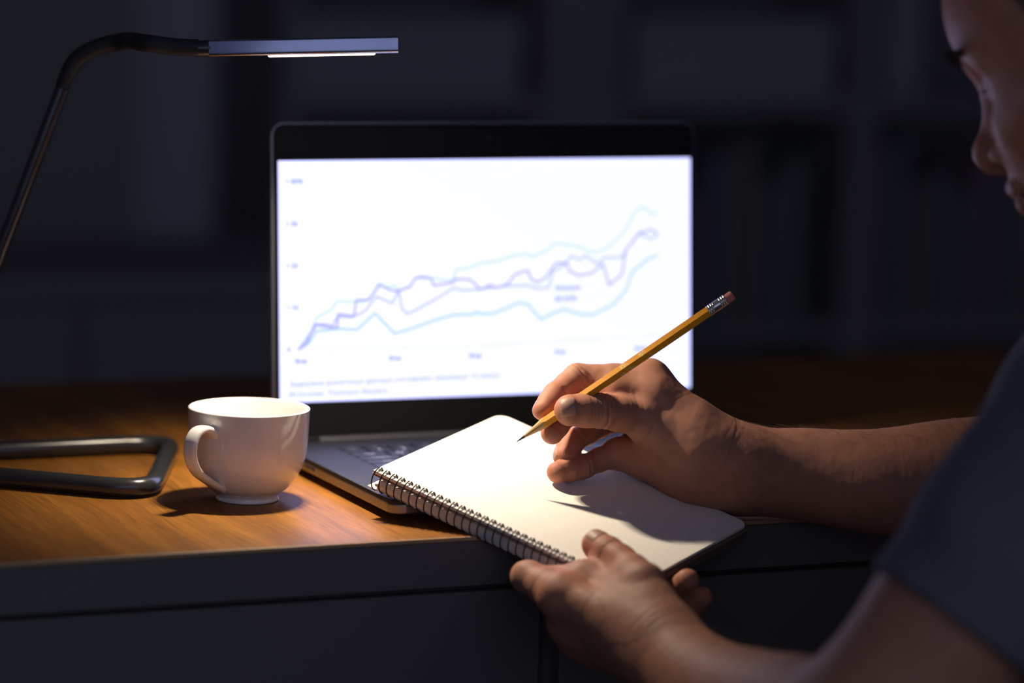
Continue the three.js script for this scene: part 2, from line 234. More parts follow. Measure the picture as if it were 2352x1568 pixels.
// ------------------------------------------------------------------ the laptop (its own axes are the desk's)
{
  const LW = 0.353, LD = 0.2401, LH = 0.2379, LEAN = 0.0869, BL = 0.0053, BR = 0.0045, BT = 0.0289, BB = 0.0282;
  const t = thing('laptop', 'open silver laptop showing a stock chart behind the notebook', 'laptop', V(0, DY, 0));
  const alu = std([0.30, 0.30, 0.33], 0.40, { metalness: 1 }), deckAlu = std([0.05, 0.05, 0.058], 0.6, { metalness: 1 }), black = std([0.02, 0.02, 0.023], 0.3), plastic = std([0.03, 0.031, 0.036], 0.5);
  const rr = (w, d, r) => { const s = new THREE.Shape(); s.moveTo(r, 0); s.lineTo(w - r, 0); s.absarc(w - r, r, r, -Math.PI / 2, 0); s.lineTo(w, d - r); s.absarc(w - r, d - r, r, 0, Math.PI / 2); s.lineTo(r, d); s.absarc(r, d - r, r, Math.PI / 2, Math.PI); s.lineTo(0, r); s.absarc(r, r, r, Math.PI, Math.PI * 1.5); return s; };
  const slab = (w, d, h, r, bev = 0.0006) => toCreasedNormals(new THREE.ExtrudeGeometry(rr(w - 2 * bev, d - 2 * bev, r), { depth: h - 2 * bev, bevelEnabled: true, bevelSize: bev, bevelThickness: bev, bevelSegments: 3, curveSegments: 12 }).translate(bev, bev, bev), 0.7);
  // deck with a well for the keys
  const KX0 = 0.0365, KX1 = LW - 0.0365, KZ0 = 0.0325, KZ1 = 0.1185;
  const deck = rr(LW - 0.0012, LD - 0.0012, 0.009), hole = new THREE.Path(); [[KX0, LD - KZ0], [KX0, LD - KZ1], [KX1, LD - KZ1], [KX1, LD - KZ0]].forEach(([a, b], i) => i ? hole.lineTo(a, b) : hole.moveTo(a, b)); hole.closePath(); deck.holes.push(hole);
  const dg = new THREE.ExtrudeGeometry(deck, { depth: 0.0018, bevelEnabled: true, bevelSize: 0.0005, bevelThickness: 0.0005, bevelSegments: 3, curveSegments: 12 }).translate(0.0006, 0.0006, 0).rotateX(-Math.PI / 2).translate(0, -0.0023, LD);
  part('deck', toCreasedNormals(dg, 0.7), deckAlu, t);
  part('base', slab(LW, LD, 0.0076, 0.009, 0.0015).rotateX(-Math.PI / 2).translate(0, -0.0100, LD), alu, t);
  for (const [x, z] of [[0.03, 0.03], [LW - 0.03, 0.03], [0.03, LD - 0.03], [LW - 0.03, LD - 0.03]]) part('foot', new THREE.CylinderGeometry(0.007, 0.008, 0.0055, 20).translate(x, -0.01275, z), plastic, t);
  for (const z of [0.0734, 0.0843]) part('port', new RoundedBoxGeometry(0.0012, 0.0028, 0.0078, 3, 0.0005).translate(0.0001, -0.0055, z), plastic, t);
  part('trackpad', slab(0.12, 0.078, 0.0008, 0.004, 0.0003).rotateX(-Math.PI / 2).translate(LW / 2 - 0.06, -0.0004, 0.222), deckAlu, t);
  // keyboard
  const kb = part('keyboard', box(KX0 + 0.0002, KX1 - 0.0002, -0.0023, -0.0019, KZ0 + 0.0002, KZ1 - 0.0002), plastic, t);
  const rows = [['esc', ...'F1 F2 F3 F4 F5 F6 F7 F8 F9 F10 F11 F12'.split(' '), 'del'], [...'` 1 2 3 4 5 6 7 8 9 0 - ='.split(' '), 'back*1.5'], ['tab*1.5', ...'Q W E R T Y U I O P [ ]'.split(' '), '\\'], ['caps*1.8', ...'A S D F G H J K L ; \''.split(' '), 'enter*1.75'], ['shift*2.3', ...'Z X C V B N M , . /'.split(' '), 'shift*2.3'], ['fn', 'ctrl', 'alt', 'cmd*1.25', ' *5.2', 'cmd*1.25', 'alt', '<', '^', '>']];
  const cells = []; rows.forEach((r) => r.forEach((k) => { const [n] = k.split('*'); if (!cells.includes(n)) cells.push(n); }));
  const AT = 9, atlas = canvasTex(1152, 1152, (c, w) => {
    c.fillStyle = '#0b0c0f'; c.fillRect(0, 0, w, w); c.fillStyle = '#cfd3e6'; c.textAlign = 'center'; c.textBaseline = 'middle'; const s = w / AT;
    cells.forEach((n, i) => { c.font = `${n.length > 1 ? 30 : 58}px sans-serif`; c.fillText(n, (i % AT + 0.5) * s, (Math.floor(i / AT) + 0.5) * s); });
  });
  const keyMat = std([1, 1, 1], 0.45, { map: atlas, emissive: rgb(0.35, 0.37, 0.42), emissiveMap: atlas, emissiveIntensity: 0.5 });
  const rowH = [0.0085, 0.0152, 0.0152, 0.0152, 0.0152, 0.0152]; let z = KZ0 + 0.0008; const pool = new Map();
  rows.forEach((r, ri) => {
    const tot = r.reduce((a, k) => a + +(k.split('*')[1] ?? 1), 0), unit = (KX1 - KX0 - 0.0016) / tot; let x = KX0 + 0.0008;
    for (const k of r) {
      const [n, wd] = k.split('*'), w = unit * +(wd ?? 1), i = cells.indexOf(n), key = [n, w.toFixed(5), ri].join();
      if (!pool.has(key)) {
        const g = new RoundedBoxGeometry(w - 0.0022, 0.0020, rowH[ri] - 0.0020, 2, 0.0006), hw = (w - 0.0022) / 2, hd = (rowH[ri] - 0.0020) / 2, s = Math.min(hd, hw);
        planarUV(g, (a, b, c) => b > 0.0009 ? [(i % AT + 0.5 + 0.5 * clamp(a / (hw > hd ? hd * 1.15 : hw), -1, 1) * 0.98) / AT, 1 - (Math.floor(i / AT) + 0.5 + 0.5 * clamp(c / (hd * 1.15), -1, 1) * 0.98) / AT] : [(i % AT + 0.04) / AT, 1 - (Math.floor(i / AT) + 0.04) / AT]); pool.set(key, g);
      }
      part('key', pool.get(key), keyMat, kb).position.set(x + w / 2, -0.0009, z + rowH[ri] / 2); x += w;
    }
    z += rowH[ri];
  });
  // hinge and lid; the lid's own axes: x across, y up along the lid, z out of the screen
  part('hinge', new THREE.CylinderGeometry(0.0042, 0.0042, LW - 0.07, 20).rotateZ(Math.PI / 2).translate(LW / 2, -0.0012, 0.003), plastic, t);
  const lid = part('lid', slab(LW, LH, 0.0050, 0.010, 0.0009).translate(0, 0, -0.0052), alu, t);
  lid.rotation.x = -LEAN; lid.position.set(0, 0.0005, 0.0);
  part('bezel', slab(LW - 0.0034, LH - 0.0034, 0.0009, 0.0085, 0.0003).translate(0.0017, 0.0017, -0.0006), phys([0.011, 0.011, 0.013], 0.4, { specularIntensity: 0.3 }), lid);
  const SW = LW - BL - BR, SH = LH - BT - BB, G = 1.25;
  const TL = [638, 371.6], TR = [1584.5, 362.7], BLc = [642, 927], BRc = [1584.5, 891.7];
  const toUV = (x, y) => { let u = 0.5, v = 0.5; for (let k = 0; k < 12; k++) { const l = lerp(TL[0], BLc[0], v), r = lerp(TR[0], BRc[0], v); u = (x - l) / (r - l); const tp = lerp(TL[1], TR[1], u), b = lerp(BLc[1], BRc[1], u); v = (y - tp) / (b - tp); } return [u * 1900, v * 1000]; };
  const screenTex = canvasTex(1900, 1000, (c, w, h) => {
    const lin = (r, g, b) => `rgb(${[r, g, b].map((v) => Math.round(255 * v)).join()})`;
    c.fillStyle = lin(0.995, 1, 1); c.fillRect(0, 0, w, h);
    c.lineJoin = c.lineCap = 'round';
    const line = (pts, col, wd) => { c.strokeStyle = col; c.lineWidth = wd; c.beginPath(); pts.forEach(([x, y], i) => { const [a, b] = toUV(x, y); i ? c.lineTo(a, b) : c.moveTo(a, b); }); c.stroke(); };
    c.strokeStyle = 'rgba(200,205,235,0.5)'; c.lineWidth = 3;
    line([[690, 806], [1085, 796], [1280, 784], [1510, 770]], 'rgba(205,208,235,0.75)', 4);
    line([[683, 803], [712, 758], [722, 731], [755, 712], [768, 693], [800, 694], [826, 695], [845, 680], [860, 652], [880, 662], [895, 655], [905, 668], [930, 658], [942, 640], [985, 641], [1028, 645], [1034, 620], [1060, 618], [1085, 607], [1130, 600], [1165, 588], [1195, 583], [1210, 591], [1245, 575], [1262, 560], [1300, 563], [1330, 572], [1355, 582], [1385, 570], [1420, 540], [1440, 510], [1450, 490], [1470, 473], [1488, 490], [1505, 491]], lin(0.78, 0.89, 0.96), 9);
    line([[683, 803], [705, 790], [722, 762], [770, 756], [812, 758], [852, 720], [895, 767], [930, 757], [990, 735], [1030, 724], [1074, 723], [1081, 717], [1090, 722], [1120, 721], [1180, 696], [1200, 700], [1230, 735], [1258, 720], [1285, 711], [1320, 722], [1350, 724], [1400, 700], [1430, 668], [1445, 625], [1480, 597], [1505, 587]], lin(0.70, 0.84, 0.95), 11);
    line([[683, 803], [712, 765], [722, 748], [755, 755], [768, 728], [800, 730], [830, 715], [855, 682], [890, 698], [905, 668], [912, 710], [925, 722], [945, 712], [985, 690], [1030, 662], [1050, 668], [1090, 665], [1150, 658], [1200, 656], [1215, 663], [1248, 662], [1258, 625], [1285, 608], [1302, 588], [1318, 598], [1335, 588], [1360, 606], [1380, 592], [1420, 592], [1430, 575], [1462, 537], [1490, 550], [1505, 540]], lin(0.73, 0.75, 0.94), 9);
    line([[683, 803], [700, 790], [720, 746], [745, 746], [760, 753], [768, 755], [770, 722], [805, 727], [810, 690], [838, 690], [852, 670], [862, 655], [885, 667], [902, 670], [930, 660], [942, 640], [958, 636], [978, 640], [983, 657], [1028, 650], [1033, 642], [1065, 643], [1080, 655], [1090, 667], [1112, 655], [1125, 662], [1150, 655], [1172, 630], [1200, 622], [1205, 640], [1220, 650], [1240, 640], [1265, 605], [1290, 605], [1298, 625], [1320, 634], [1350, 628], [1375, 606], [1390, 656], [1420, 632], [1430, 575], [1450, 550], [1462, 535], [1480, 532], [1490, 527], [1505, 536]], lin(0.67, 0.65, 0.91), 9);
    const txt = (s, x, y, size, wt = 'bold', col = lin(0.50, 0.55, 0.88)) => { const [a, b] = toUV(x, y); c.fillStyle = col; c.font = `${wt} ${size}px sans-serif`; c.textBaseline = 'middle'; c.textAlign = 'left'; c.fillText(s, a, b); };
    txt('+ 40%', 655, 419, 27); txt('+ 30', 655, 516, 27); txt('+ 20', 656, 612, 27); txt('+ 10', 657, 708, 27); txt('0', 658, 804, 27);
    txt('Янв', 675, 831, 29); txt('Фев', 882, 824, 29); txt('Мар', 1063, 818, 29); txt('Апр', 1261, 809, 29); txt('Май', 1449, 802, 29);
    txt('Amazon', 1263, 662, 32); txt('20,92%', 1261, 687, 32);
    const foot = (s, x0, y0, x1, y1) => { const [a, b] = toUV(x0, y0), [e, f] = toUV(x1, y1); c.save(); c.translate(a, b); c.rotate(Math.atan2(f - b, e - a)); c.fillStyle = lin(0.60, 0.64, 0.90); c.font = '32px sans-serif'; c.textBaseline = 'middle'; c.textAlign = 'left'; const m = c.measureText(s).width; c.scale((e - a) / m, 1); c.fillText(s, 0, 0); c.restore(); };
    foot('Задержка рыночных данных составляет минимум 15 минут', 663, 883, 1137, 862); foot('Источник: Thomson Reuters', 661, 907, 880, 898);
  });
  const scr = part('screen', new THREE.PlaneGeometry(SW, SH), std([0.02, 0.02, 0.02], 0.3, { emissive: rgb(0.80, 0.82, 1.45), emissiveMap: screenTex, emissiveIntensity: G }), lid);
  scr.position.set(BL + SW / 2, BB + SH / 2, 0.0006);
  part('webcam', new THREE.CylinderGeometry(0.002, 0.002, 0.0006, 16).rotateX(Math.PI / 2).translate(LW / 2, LH - 0.012, 0.0005), std([0.03, 0.03, 0.04], 0.1), lid);
  const L = new THREE.RectAreaLight(rgb(...SCREEN_COLOR), SCREEN_GLOW, SW, SH); L.name = 'screen_light';
  t.updateMatrixWorld(true); L.position.copy(lid.localToWorld(V(BL + SW / 2, BB + SH / 2, 0.0012))); L.lookAt(lid.localToWorld(V(BL + SW / 2, BB + SH / 2, 1))); scene.add(L);
}

// ------------------------------------------------------------------ the notebook: u along the spine, v up out of the page, w towards the far long edge
const NS2 = 1.018, NA = V(-0.00806, 0.01874 + DY, 0.22273), NU = V(0.52485446, -0.24529968, 0.81508028).normalize(), NN = V(0.00391804, 0.95826121, 0.28586727).normalize(), NW = NN.clone().cross(NU).normalize();
if (NW.z > 0) NW.negate();
const nb = (u, v, w) => NA.clone().addScaledVector(NU, u).addScaledVector(NN, v).addScaledVector(NW, w);
const NM = new THREE.Matrix4().makeBasis(NU, NN, NU.clone().cross(NN)).setPosition(NA);
const nbw = NU.clone().cross(NN).dot(NW) > 0 ? 1 : -1;
{
  const t = thing('spiral_notebook', 'open spiral notebook with a blank white page held in the left hand', 'notebook', V(0, 0, 0)); NM.decompose(t.position, t.quaternion, t.scale); t.scale.set(1, 1, 1);
  const NL = 0.21 * NS2, ND = 0.148 * NS2, paperTex = dataTex(256, 256, (x, y) => { const k = 0.95 + 0.05 * vnoise2(x / 5, y / 5, 0) + 0.02 * vnoise2(x / 1.5, y / 1.5); return [k * 0.955, k * 0.94, k * 0.915]; }, true, [12, 12]);
  const paper = std([1, 1, 1], 0.85, { map: paperTex }), pageEdge = std([0.62, 0.58, 0.56], 0.9), card = std([0.16, 0.105, 0.075], 0.8), wire = std([0.03, 0.03, 0.032], 0.35, { metalness: 0.6 });
  const NR = 33, pitch = NL / NR, hx = (k) => (k + 0.5) * pitch;
  const outline = (u0, u1, w0, w1, r, holes) => {
    const s = new THREE.Shape(); s.moveTo(u0, w0); s.lineTo(u1, w0); s.lineTo(u1, w1 - r); s.absarc(u1 - r, w1 - r, r, 0, Math.PI / 2); s.lineTo(u0 + r, w1); s.absarc(u0 + r, w1 - r, r, Math.PI / 2, Math.PI); s.lineTo(u0, w0);
    if (holes) for (let k = 0; k < NR; k++) { const h = new THREE.Path(); h.absellipse(hx(k), 0.0047, 0.0019, 0.0022, 0, Math.PI * 2, true); s.holes.push(h); }
    return s;
  };
  const lay = (s, top, th, bow = 0) => { const g = new THREE.ExtrudeGeometry(s, { depth: th, bevelEnabled: false, curveSegments: 10 }).rotateX(-Math.PI / 2); /* (u, w) -> x, -z */ g.scale(1, 1, 1).translate(0, top - th, 0); if (nbw > 0) { g.scale(1, 1, -1); const ix = g.index; if (ix) { for (let i = 0; i < ix.count; i += 3) { const a = ix.getX(i); ix.setX(i, ix.getX(i + 1)); ix.setX(i + 1, a); } } else { for (const n of Object.keys(g.attributes)) { const A = g.attributes[n], sz = A.itemSize; for (let i = 0; i < A.count; i += 3) for (let c = 0; c < sz; c++) { const a = A.array[i * sz + c]; A.array[i * sz + c] = A.array[(i + 1) * sz + c]; A.array[(i + 1) * sz + c] = a; } } } g.computeVertexNormals(); } return g; };
  const uvPage = (g) => planarUV(g, (x, y, z) => [x * 4, z * 4]);
  // the open leaves on top, then the board folded under them, then the thicker block of leaves below
  for (let k = 0; k < 6; k++) { const d = k * 0.00038, j = (hash(k, 5) - 0.5) * 0.0006; part('page', uvPage(lay(outline(j, NL + j * 0.5, 0.0 + Math.abs(j), ND + j, 0.009, true), -d, 0.0003)), paper, t); }
  part('board', uvPage(lay(outline(0.0006, NL + 0.0028, 0.0008, ND + 0.001, 0.008, true), -0.0026, 0.0011)), card, t);
  for (const [d, e] of [[0.0042, 0.0026], [0.0057, 0.0022], [0.0072, 0.0026]]) part('lower_board', uvPage(lay(outline(0.006, NL + e, 0.0105, ND - 0.001, 0.008, false), -d, 0.0010)), card, t);
  for (let k = 0; k < 22; k++) { const d = 0.0062 + k * 0.00031, j = (hash(k, 9) - 0.5) * 0.0016; part('page', uvPage(lay(outline(0.004 + j + 0.002 * Math.sin(k * 0.35), NL - 0.022 + j, 0.0012 + (k < 11 ? (11 - k) * 0.00012 : 0), ND - 0.001 + j, 0.008, false), -d, 0.00030)), k % 3 ? paper : pageEdge, t); }
  part('page', uvPage(lay(outline(-0.0035, NL - 0.026, 0.0008, ND - 0.002, 0.008, false), -0.0134, 0.0003)), paper, t);
  const sgn = nbw > 0 ? 1 : -1, ringPts = []; const N2 = 40;
  for (let i = 0; i <= N2; i++) { const a = i / N2 * 2 * Math.PI + Math.PI / 2; ringPts.push(V((i / N2 - 0.5) * 0.0016, -0.0062 + 0.0083 * Math.sin(a), sgn * (0.0036 + (Math.cos(a) < 0 ? 0.0078 : 0.0030) * Math.cos(a)))); }
  const rg = tubeOn(ringPts, 0.0005, 8);
  for (let k = 0; k < NR; k++) part('ring', rg, wire, t).position.set(hx(k), 0, 0);
}

// ------------------------------------------------------------------ the pencil
const PT = at(1187, 1014, 2.307), PE = at(1684, 676.5, 2.301);
{
  const ax = PE.clone().sub(PT).normalize(), len = PT.distanceTo(PE);
  const t = thing('pencil', 'yellow wooden pencil with a pink eraser held in the right hand', 'pencil', PT); t.quaternion.setFromUnitVectors(V(0, 1, 0), ax); t.rotateY(0.42);
  const A = 0.00345, tb = 0.00345 / 0.0215, rh = (p) => A / Math.cos(((p + Math.PI / 6) % (Math.PI / 3) + Math.PI / 3) % (Math.PI / 3) - Math.PI / 6), NS = 72;
  const loft = (rings, flatCapEnd) => { const pos = [], uv = [], idx = []; rings.forEach((r, i) => { for (let k = 0; k <= NS; k++) { const p = k / NS * 2 * Math.PI, [rad, h] = r(p); pos.push(rad * Math.cos(p), h, rad * Math.sin(p)); uv.push(k / NS, h / len); } }); for (let i = 0; i < rings.length - 1; i++) for (let k = 0; k < NS; k++) { const a = i * (NS + 1) + k; idx.push(a, a + NS + 1, a + 1, a + 1, a + NS + 1, a + NS + 2); } const g = new THREE.BufferGeometry(); g.setAttribute('position', new THREE.Float32BufferAttribute(pos, 3)); g.setAttribute('uv', new THREE.Float32BufferAttribute(uv, 2)); g.setIndex(idx); g.computeVertexNormals(); return g; };
  const fe = len - 0.0195, er = len - 0.0065;
  const paint = canvasTex(512, 2048, (c, w, h) => {
    c.fillStyle = 'rgb(236,160,34)'; c.fillRect(0, 0, w, h);
    for (let k = 0; k < 1500; k++) { c.fillStyle = `rgba(${rnd() > 0.5 ? '120,70,10' : '250,190,70'},0.10)`; c.fillRect(rnd() * w, rnd() * h, 2 + rnd() * 3, 10 + rnd() * 60); }
    // worn and stamped places show cream wood
    for (let k = 0; k < 900; k++) { const y0 = h * (1 - (0.475 + 0.15 * rnd())), x0 = w * (0.5 + (rnd() - 0.5) * 1.0); c.fillStyle = 'rgba(238,214,160,0.8)'; if (vnoise2(x0 / 60, y0 / 60) > 0.56) c.fillRect(x0, y0, 4 + rnd() * 10, 3 + rnd() * 12); }
    for (let k = 0; k < 60; k++) { c.fillStyle = 'rgba(60,35,10,0.6)'; c.fillRect(rnd() * w, rnd() * h, 2, 2 + rnd() * 5); }
  });
  const body = loft([(p) => [rh(p), rh(p) / tb], (p) => [rh(p), 0.045], (p) => [rh(p), fe]]);
  part('painted_shaft', toCreasedNormals(body, 0.35), phys([1, 1, 1], 0.35, { map: paint, clearcoat: 0.3 }), t);
  const woodT = dataTex(128, 128, (x, y) => { const k = 0.75 + 0.3 * vnoise2(x / 3, y / 22); return [0.86 * k, 0.70 * k, 0.47 * k]; }, true);
  part('sharpened_wood', loft([(p) => [0.00105, 0.00105 / tb], (p) => [rh(p) * 0.6, rh(p) * 0.6 / tb], (p) => [rh(p), rh(p) / tb]]), std([1, 1, 1], 0.8, { map: woodT }), t);
  part('lead', loft([(p) => [0.0002, 0], (p) => [0.00105, 0.00105 / tb]]), std([0.04, 0.04, 0.042], 0.4, { metalness: 0.3 }), t);
  const fp = []; for (let i = 0; i <= 60; i++) { const s = i / 60, h = lerp(fe - 0.001, er + 0.001, s); fp.push(new THREE.Vector2(0.00375 + 0.00018 * (s < 0.32 || s > 0.62 ? Math.sin(s * 55) : 0) - (i === 0 || i === 60 ? 0.0006 : 0), h)); }
  const ferr = new THREE.LatheGeometry(fp, 40); part('ferrule', ferr, std([0.72, 0.72, 0.70], 0.25, { metalness: 1 }), t);
  part('eraser', new THREE.LatheGeometry([[0.0033, er - 0.002], [0.0034, len - 0.0012], [0.0031, len - 0.0003], [0.0024, len], [0, len]].map(([r, h]) => new THREE.Vector2(r, h)), 32), std([0.62, 0.22, 0.19], 0.85), t);
}
// ------------------------------------------------------------------ the man: signed distances, joined smoothly and meshed as one skin
const smin = (a, b, k) => { const h = Math.max(k - Math.abs(a - b), 0) / k; return Math.min(a, b) - h * h * k * 0.25; };
const smax = (a, b, k) => -smin(-a, -b, k);
function cap(x, y, z, c) {                           // tapered capsule c = [ax, ay, az, bx, by, bz, ra, rb]
  const dx = c[3] - c[0], dy = c[4] - c[1], dz = c[5] - c[2], px = x - c[0], py = y - c[1], pz = z - c[2], l2 = dx * dx + dy * dy + dz * dz;
  let t = l2 > 1e-12 ? (px * dx + py * dy + pz * dz) / l2 : 0; t = t < 0 ? 0 : t > 1 ? 1 : t;
  const ex = px - t * dx, ey = py - t * dy, ez = pz - t * dz; return Math.sqrt(ex * ex + ey * ey + ez * ez) - (c[6] + t * (c[7] - c[6]));
}
const BUILD = 1.018;                                 // the man's build against an average one
const capOf = (a, b, ra, rb) => [a.x, a.y, a.z, b.x, b.y, b.z, ra * BUILD, rb * BUILD];
const smooth = (pts) => { const c = new THREE.CatmullRomCurve3(pts.map((q) => q[0]), false, 'centripetal'), n = (pts.length - 1) * 16, cum = [0]; for (let i = 1; i < pts.length; i++) cum.push(cum[i - 1] + pts[i][0].distanceTo(pts[i - 1][0])); const out = []; for (let k = 0; k <= n; k++) { const u = k / n * (pts.length - 1), i = Math.min(pts.length - 2, Math.floor(u)), t = u - i, R = (j) => pts[clamp(j, 0, pts.length - 1)][1], a = R(i - 1), b = R(i), d = R(i + 1), e = R(i + 2); out.push([c.getPoint(k / n), b + 0.5 * t * (d - a + t * (2 * a - 5 * b + 4 * d - e + t * (3 * (b - d) + e - a)))]); } return chain(out); };
const chain = (pts) => { const o = []; for (let i = 0; i < pts.length - 1; i++) o.push(capOf(pts[i][0], pts[i + 1][0], pts[i][1], pts[i + 1][1])); return o; };
// a finger: knuckles stay full, the middles of its bones are slimmer
function fingerChain(j) {
  const o = []; for (let i = 0; i < j.length - 1; i++) { const [a, ra] = j[i], [b, rb] = j[i + 1], m = a.clone().lerp(b, 0.5), rm = (ra + rb) / 2 * (i === j.length - 2 ? 1.0 : 0.955); o.push(capOf(a, m, ra, rm), capOf(m, b, rm, rb)); } return o;
}
function sdfMesh(sdf, lo, hi, h, keep) {
  const B = 8, S = B + 1, nx = Math.ceil((hi.x - lo.x) / h / B), ny = Math.ceil((hi.y - lo.y) / h / B), nz = Math.ceil((hi.z - lo.z) / h / B), reach = h * B * 0.87 + h * 1.6;
  const ids = new Map(), pos = [], blocks = [], key = (i, j, k) => (i * 4096 + j) * 4096 + k;
  for (let bi = 0; bi < nx; bi++) for (let bj = 0; bj < ny; bj++) for (let bk = 0; bk < nz; bk++) {
    const cx = lo.x + (bi + 0.5) * B * h, cy = lo.y + (bj + 0.5) * B * h, cz = lo.z + (bk + 0.5) * B * h;
    if (Math.abs(sdf(cx, cy, cz)) > reach) continue;
    const f = new Float32Array(S * S * S); let any = 0;
    for (let i = 0; i < S; i++) for (let j = 0; j < S; j++) for (let k = 0; k < S; k++) { const d = sdf(lo.x + (bi * B + i) * h, lo.y + (bj * B + j) * h, lo.z + (bk * B + k) * h); f[(i * S + j) * S + k] = d; any |= d < 0 ? 1 : 2; }
    if (any !== 3) continue;
    blocks.push([bi, bj, bk, f]);
    for (let i = 0; i < B; i++) for (let j = 0; j < B; j++) for (let k = 0; k < B; k++) {
      let n = 0, sx = 0, sy = 0, sz = 0; const v = (a, b, c) => f[((i + a) * S + j + b) * S + k + c];
      const edge = (a0, b0, c0, a1, b1, c1) => { const p = v(a0, b0, c0), q = v(a1, b1, c1); if ((p < 0) !== (q < 0)) { const t = p / (p - q); sx += a0 + t * (a1 - a0); sy += b0 + t * (b1 - b0); sz += c0 + t * (c1 - c0); n++; } };
      edge(0, 0, 0, 1, 0, 0); edge(0, 1, 0, 1, 1, 0); edge(0, 0, 1, 1, 0, 1); edge(0, 1, 1, 1, 1, 1);
      edge(0, 0, 0, 0, 1, 0); edge(1, 0, 0, 1, 1, 0); edge(0, 0, 1, 0, 1, 1); edge(1, 0, 1, 1, 1, 1);
      edge(0, 0, 0, 0, 0, 1); edge(1, 0, 0, 1, 0, 1); edge(0, 1, 0, 0, 1, 1); edge(1, 1, 0, 1, 1, 1);
      if (!n) continue;
      ids.set(key(bi * B + i, bj * B + j, bk * B + k), pos.length / 3); pos.push(lo.x + (bi * B + i + sx / n) * h, lo.y + (bj * B + j + sy / n) * h, lo.z + (bk * B + k + sz / n) * h);
    }
  }
  const idx = [];
  for (const [bi, bj, bk, f] of blocks) for (let i = 0; i < B; i++) for (let j = 0; j < B; j++) for (let k = 0; k < B; k++) {
    const I = bi * B + i, J = bj * B + j, K = bk * B + k, a = f[(i * S + j) * S + k] < 0;
    const quad = (b, c0, c1, c2, c3) => { if (a === b) return; const p = ids.get(c0), q = ids.get(c1), r = ids.get(c2), s = ids.get(c3); if (p === undefined || q === undefined || r === undefined || s === undefined) return; a ? idx.push(p, q, r, p, r, s) : idx.push(p, r, q, p, s, r); };
    quad(f[((i + 1) * S + j) * S + k] < 0, key(I, J - 1, K - 1), key(I, J, K - 1), key(I, J, K), key(I, J - 1, K));
    quad(f[(i * S + j + 1) * S + k] < 0, key(I - 1, J, K - 1), key(I - 1, J, K), key(I, J, K), key(I, J, K - 1));
    quad(f[(i * S + j) * S + k + 1] < 0, key(I - 1, J - 1, K), key(I, J - 1, K), key(I, J, K), key(I - 1, J, K));
  }
  const nrm = new Float32Array(pos.length), e = h * 0.45;
  for (let i = 0; i < pos.length; i += 3) for (let pass = 0; pass < 2; pass++) {
    const x = pos[i], y = pos[i + 1], z = pos[i + 2], d = pass ? 0 : sdf(x, y, z); const t0 = sdf(x + e, y - e, z - e), t1 = sdf(x - e, y - e, z + e), t2 = sdf(x - e, y + e, z - e), t3 = sdf(x + e, y + e, z + e); let gx = t0 - t1 - t2 + t3, gy = -t0 - t1 + t2 + t3, gz = -t0 + t1 - t2 + t3; const l = Math.hypot(gx, gy, gz) || 1; gx /= l; gy /= l; gz /= l;
    if (!pass) { const s = clamp(d, -h * 0.5, h * 0.5); pos[i] -= gx * s; pos[i + 1] -= gy * s; pos[i + 2] -= gz * s; } else { nrm[i] = gx; nrm[i + 1] = gy; nrm[i + 2] = gz; }
  }
  return { pos, nrm, idx, keep };
}
// box-mapped uv in metres: a vertex is doubled where its triangles face different ways
function toGeometry(m, uvScale, tint) {
  const P = [], N = [], U = [], C = [], I = [], map = new Map();
  for (let t = 0; t < m.idx.length; t += 3) {
    let ax = 0, ay = 0, az = 0, ok = true; for (let k = 0; k < 3; k++) { const v = m.idx[t + k] * 3; ax += Math.abs(m.nrm[v]); ay += Math.abs(m.nrm[v + 1]); az += Math.abs(m.nrm[v + 2]); if (m.keep && !m.keep(m.pos[v], m.pos[v + 1], m.pos[v + 2])) ok = false; }
    if (!ok) continue; const d = ax >= ay && ax >= az ? 0 : ay >= az ? 1 : 2;
    for (let k = 0; k < 3; k++) {
      const v = m.idx[t + k], q = v * 4 + d; let n = map.get(q);
      if (n === undefined) { n = P.length / 3; map.set(q, n); const x = m.pos[v * 3], y = m.pos[v * 3 + 1], z = m.pos[v * 3 + 2]; P.push(x, y, z); N.push(m.nrm[v * 3], m.nrm[v * 3 + 1], m.nrm[v * 3 + 2]); const [a, b] = d === 0 ? [z, y] : d === 1 ? [x, z] : [x, y]; U.push(a / uvScale, b / uvScale); if (tint) C.push(...tint(x, y, z)); }
      I.push(n);
    }
  }
  const g = new THREE.BufferGeometry(); g.setAttribute('position', new THREE.Float32BufferAttribute(P, 3)); g.setAttribute('normal', new THREE.Float32BufferAttribute(N, 3)); g.setAttribute('uv', new THREE.Float32BufferAttribute(U, 2)); if (tint) g.setAttribute('color', new THREE.Float32BufferAttribute(C, 3)); g.setIndex(I); return g;
}
const boundsOf = (caps, pad) => { const lo = V(9, 9, 9), hi = V(-9, -9, -9); for (const c of caps) for (const o of [0, 3]) { const r = c[6 + o / 3] + pad; lo.min(V(c[o] - r, c[o + 1] - r, c[o + 2] - r)); hi.max(V(c[o] + r, c[o + 1] + r, c[o + 2] + r)); } return [lo, hi]; };
function fold(caps, x, y, z, k) { let d = 9; for (let i = 0; i < caps.length; i++) { const c = cap(x, y, z, caps[i]); d = i ? smin(d, c, k) : c; } return d; }
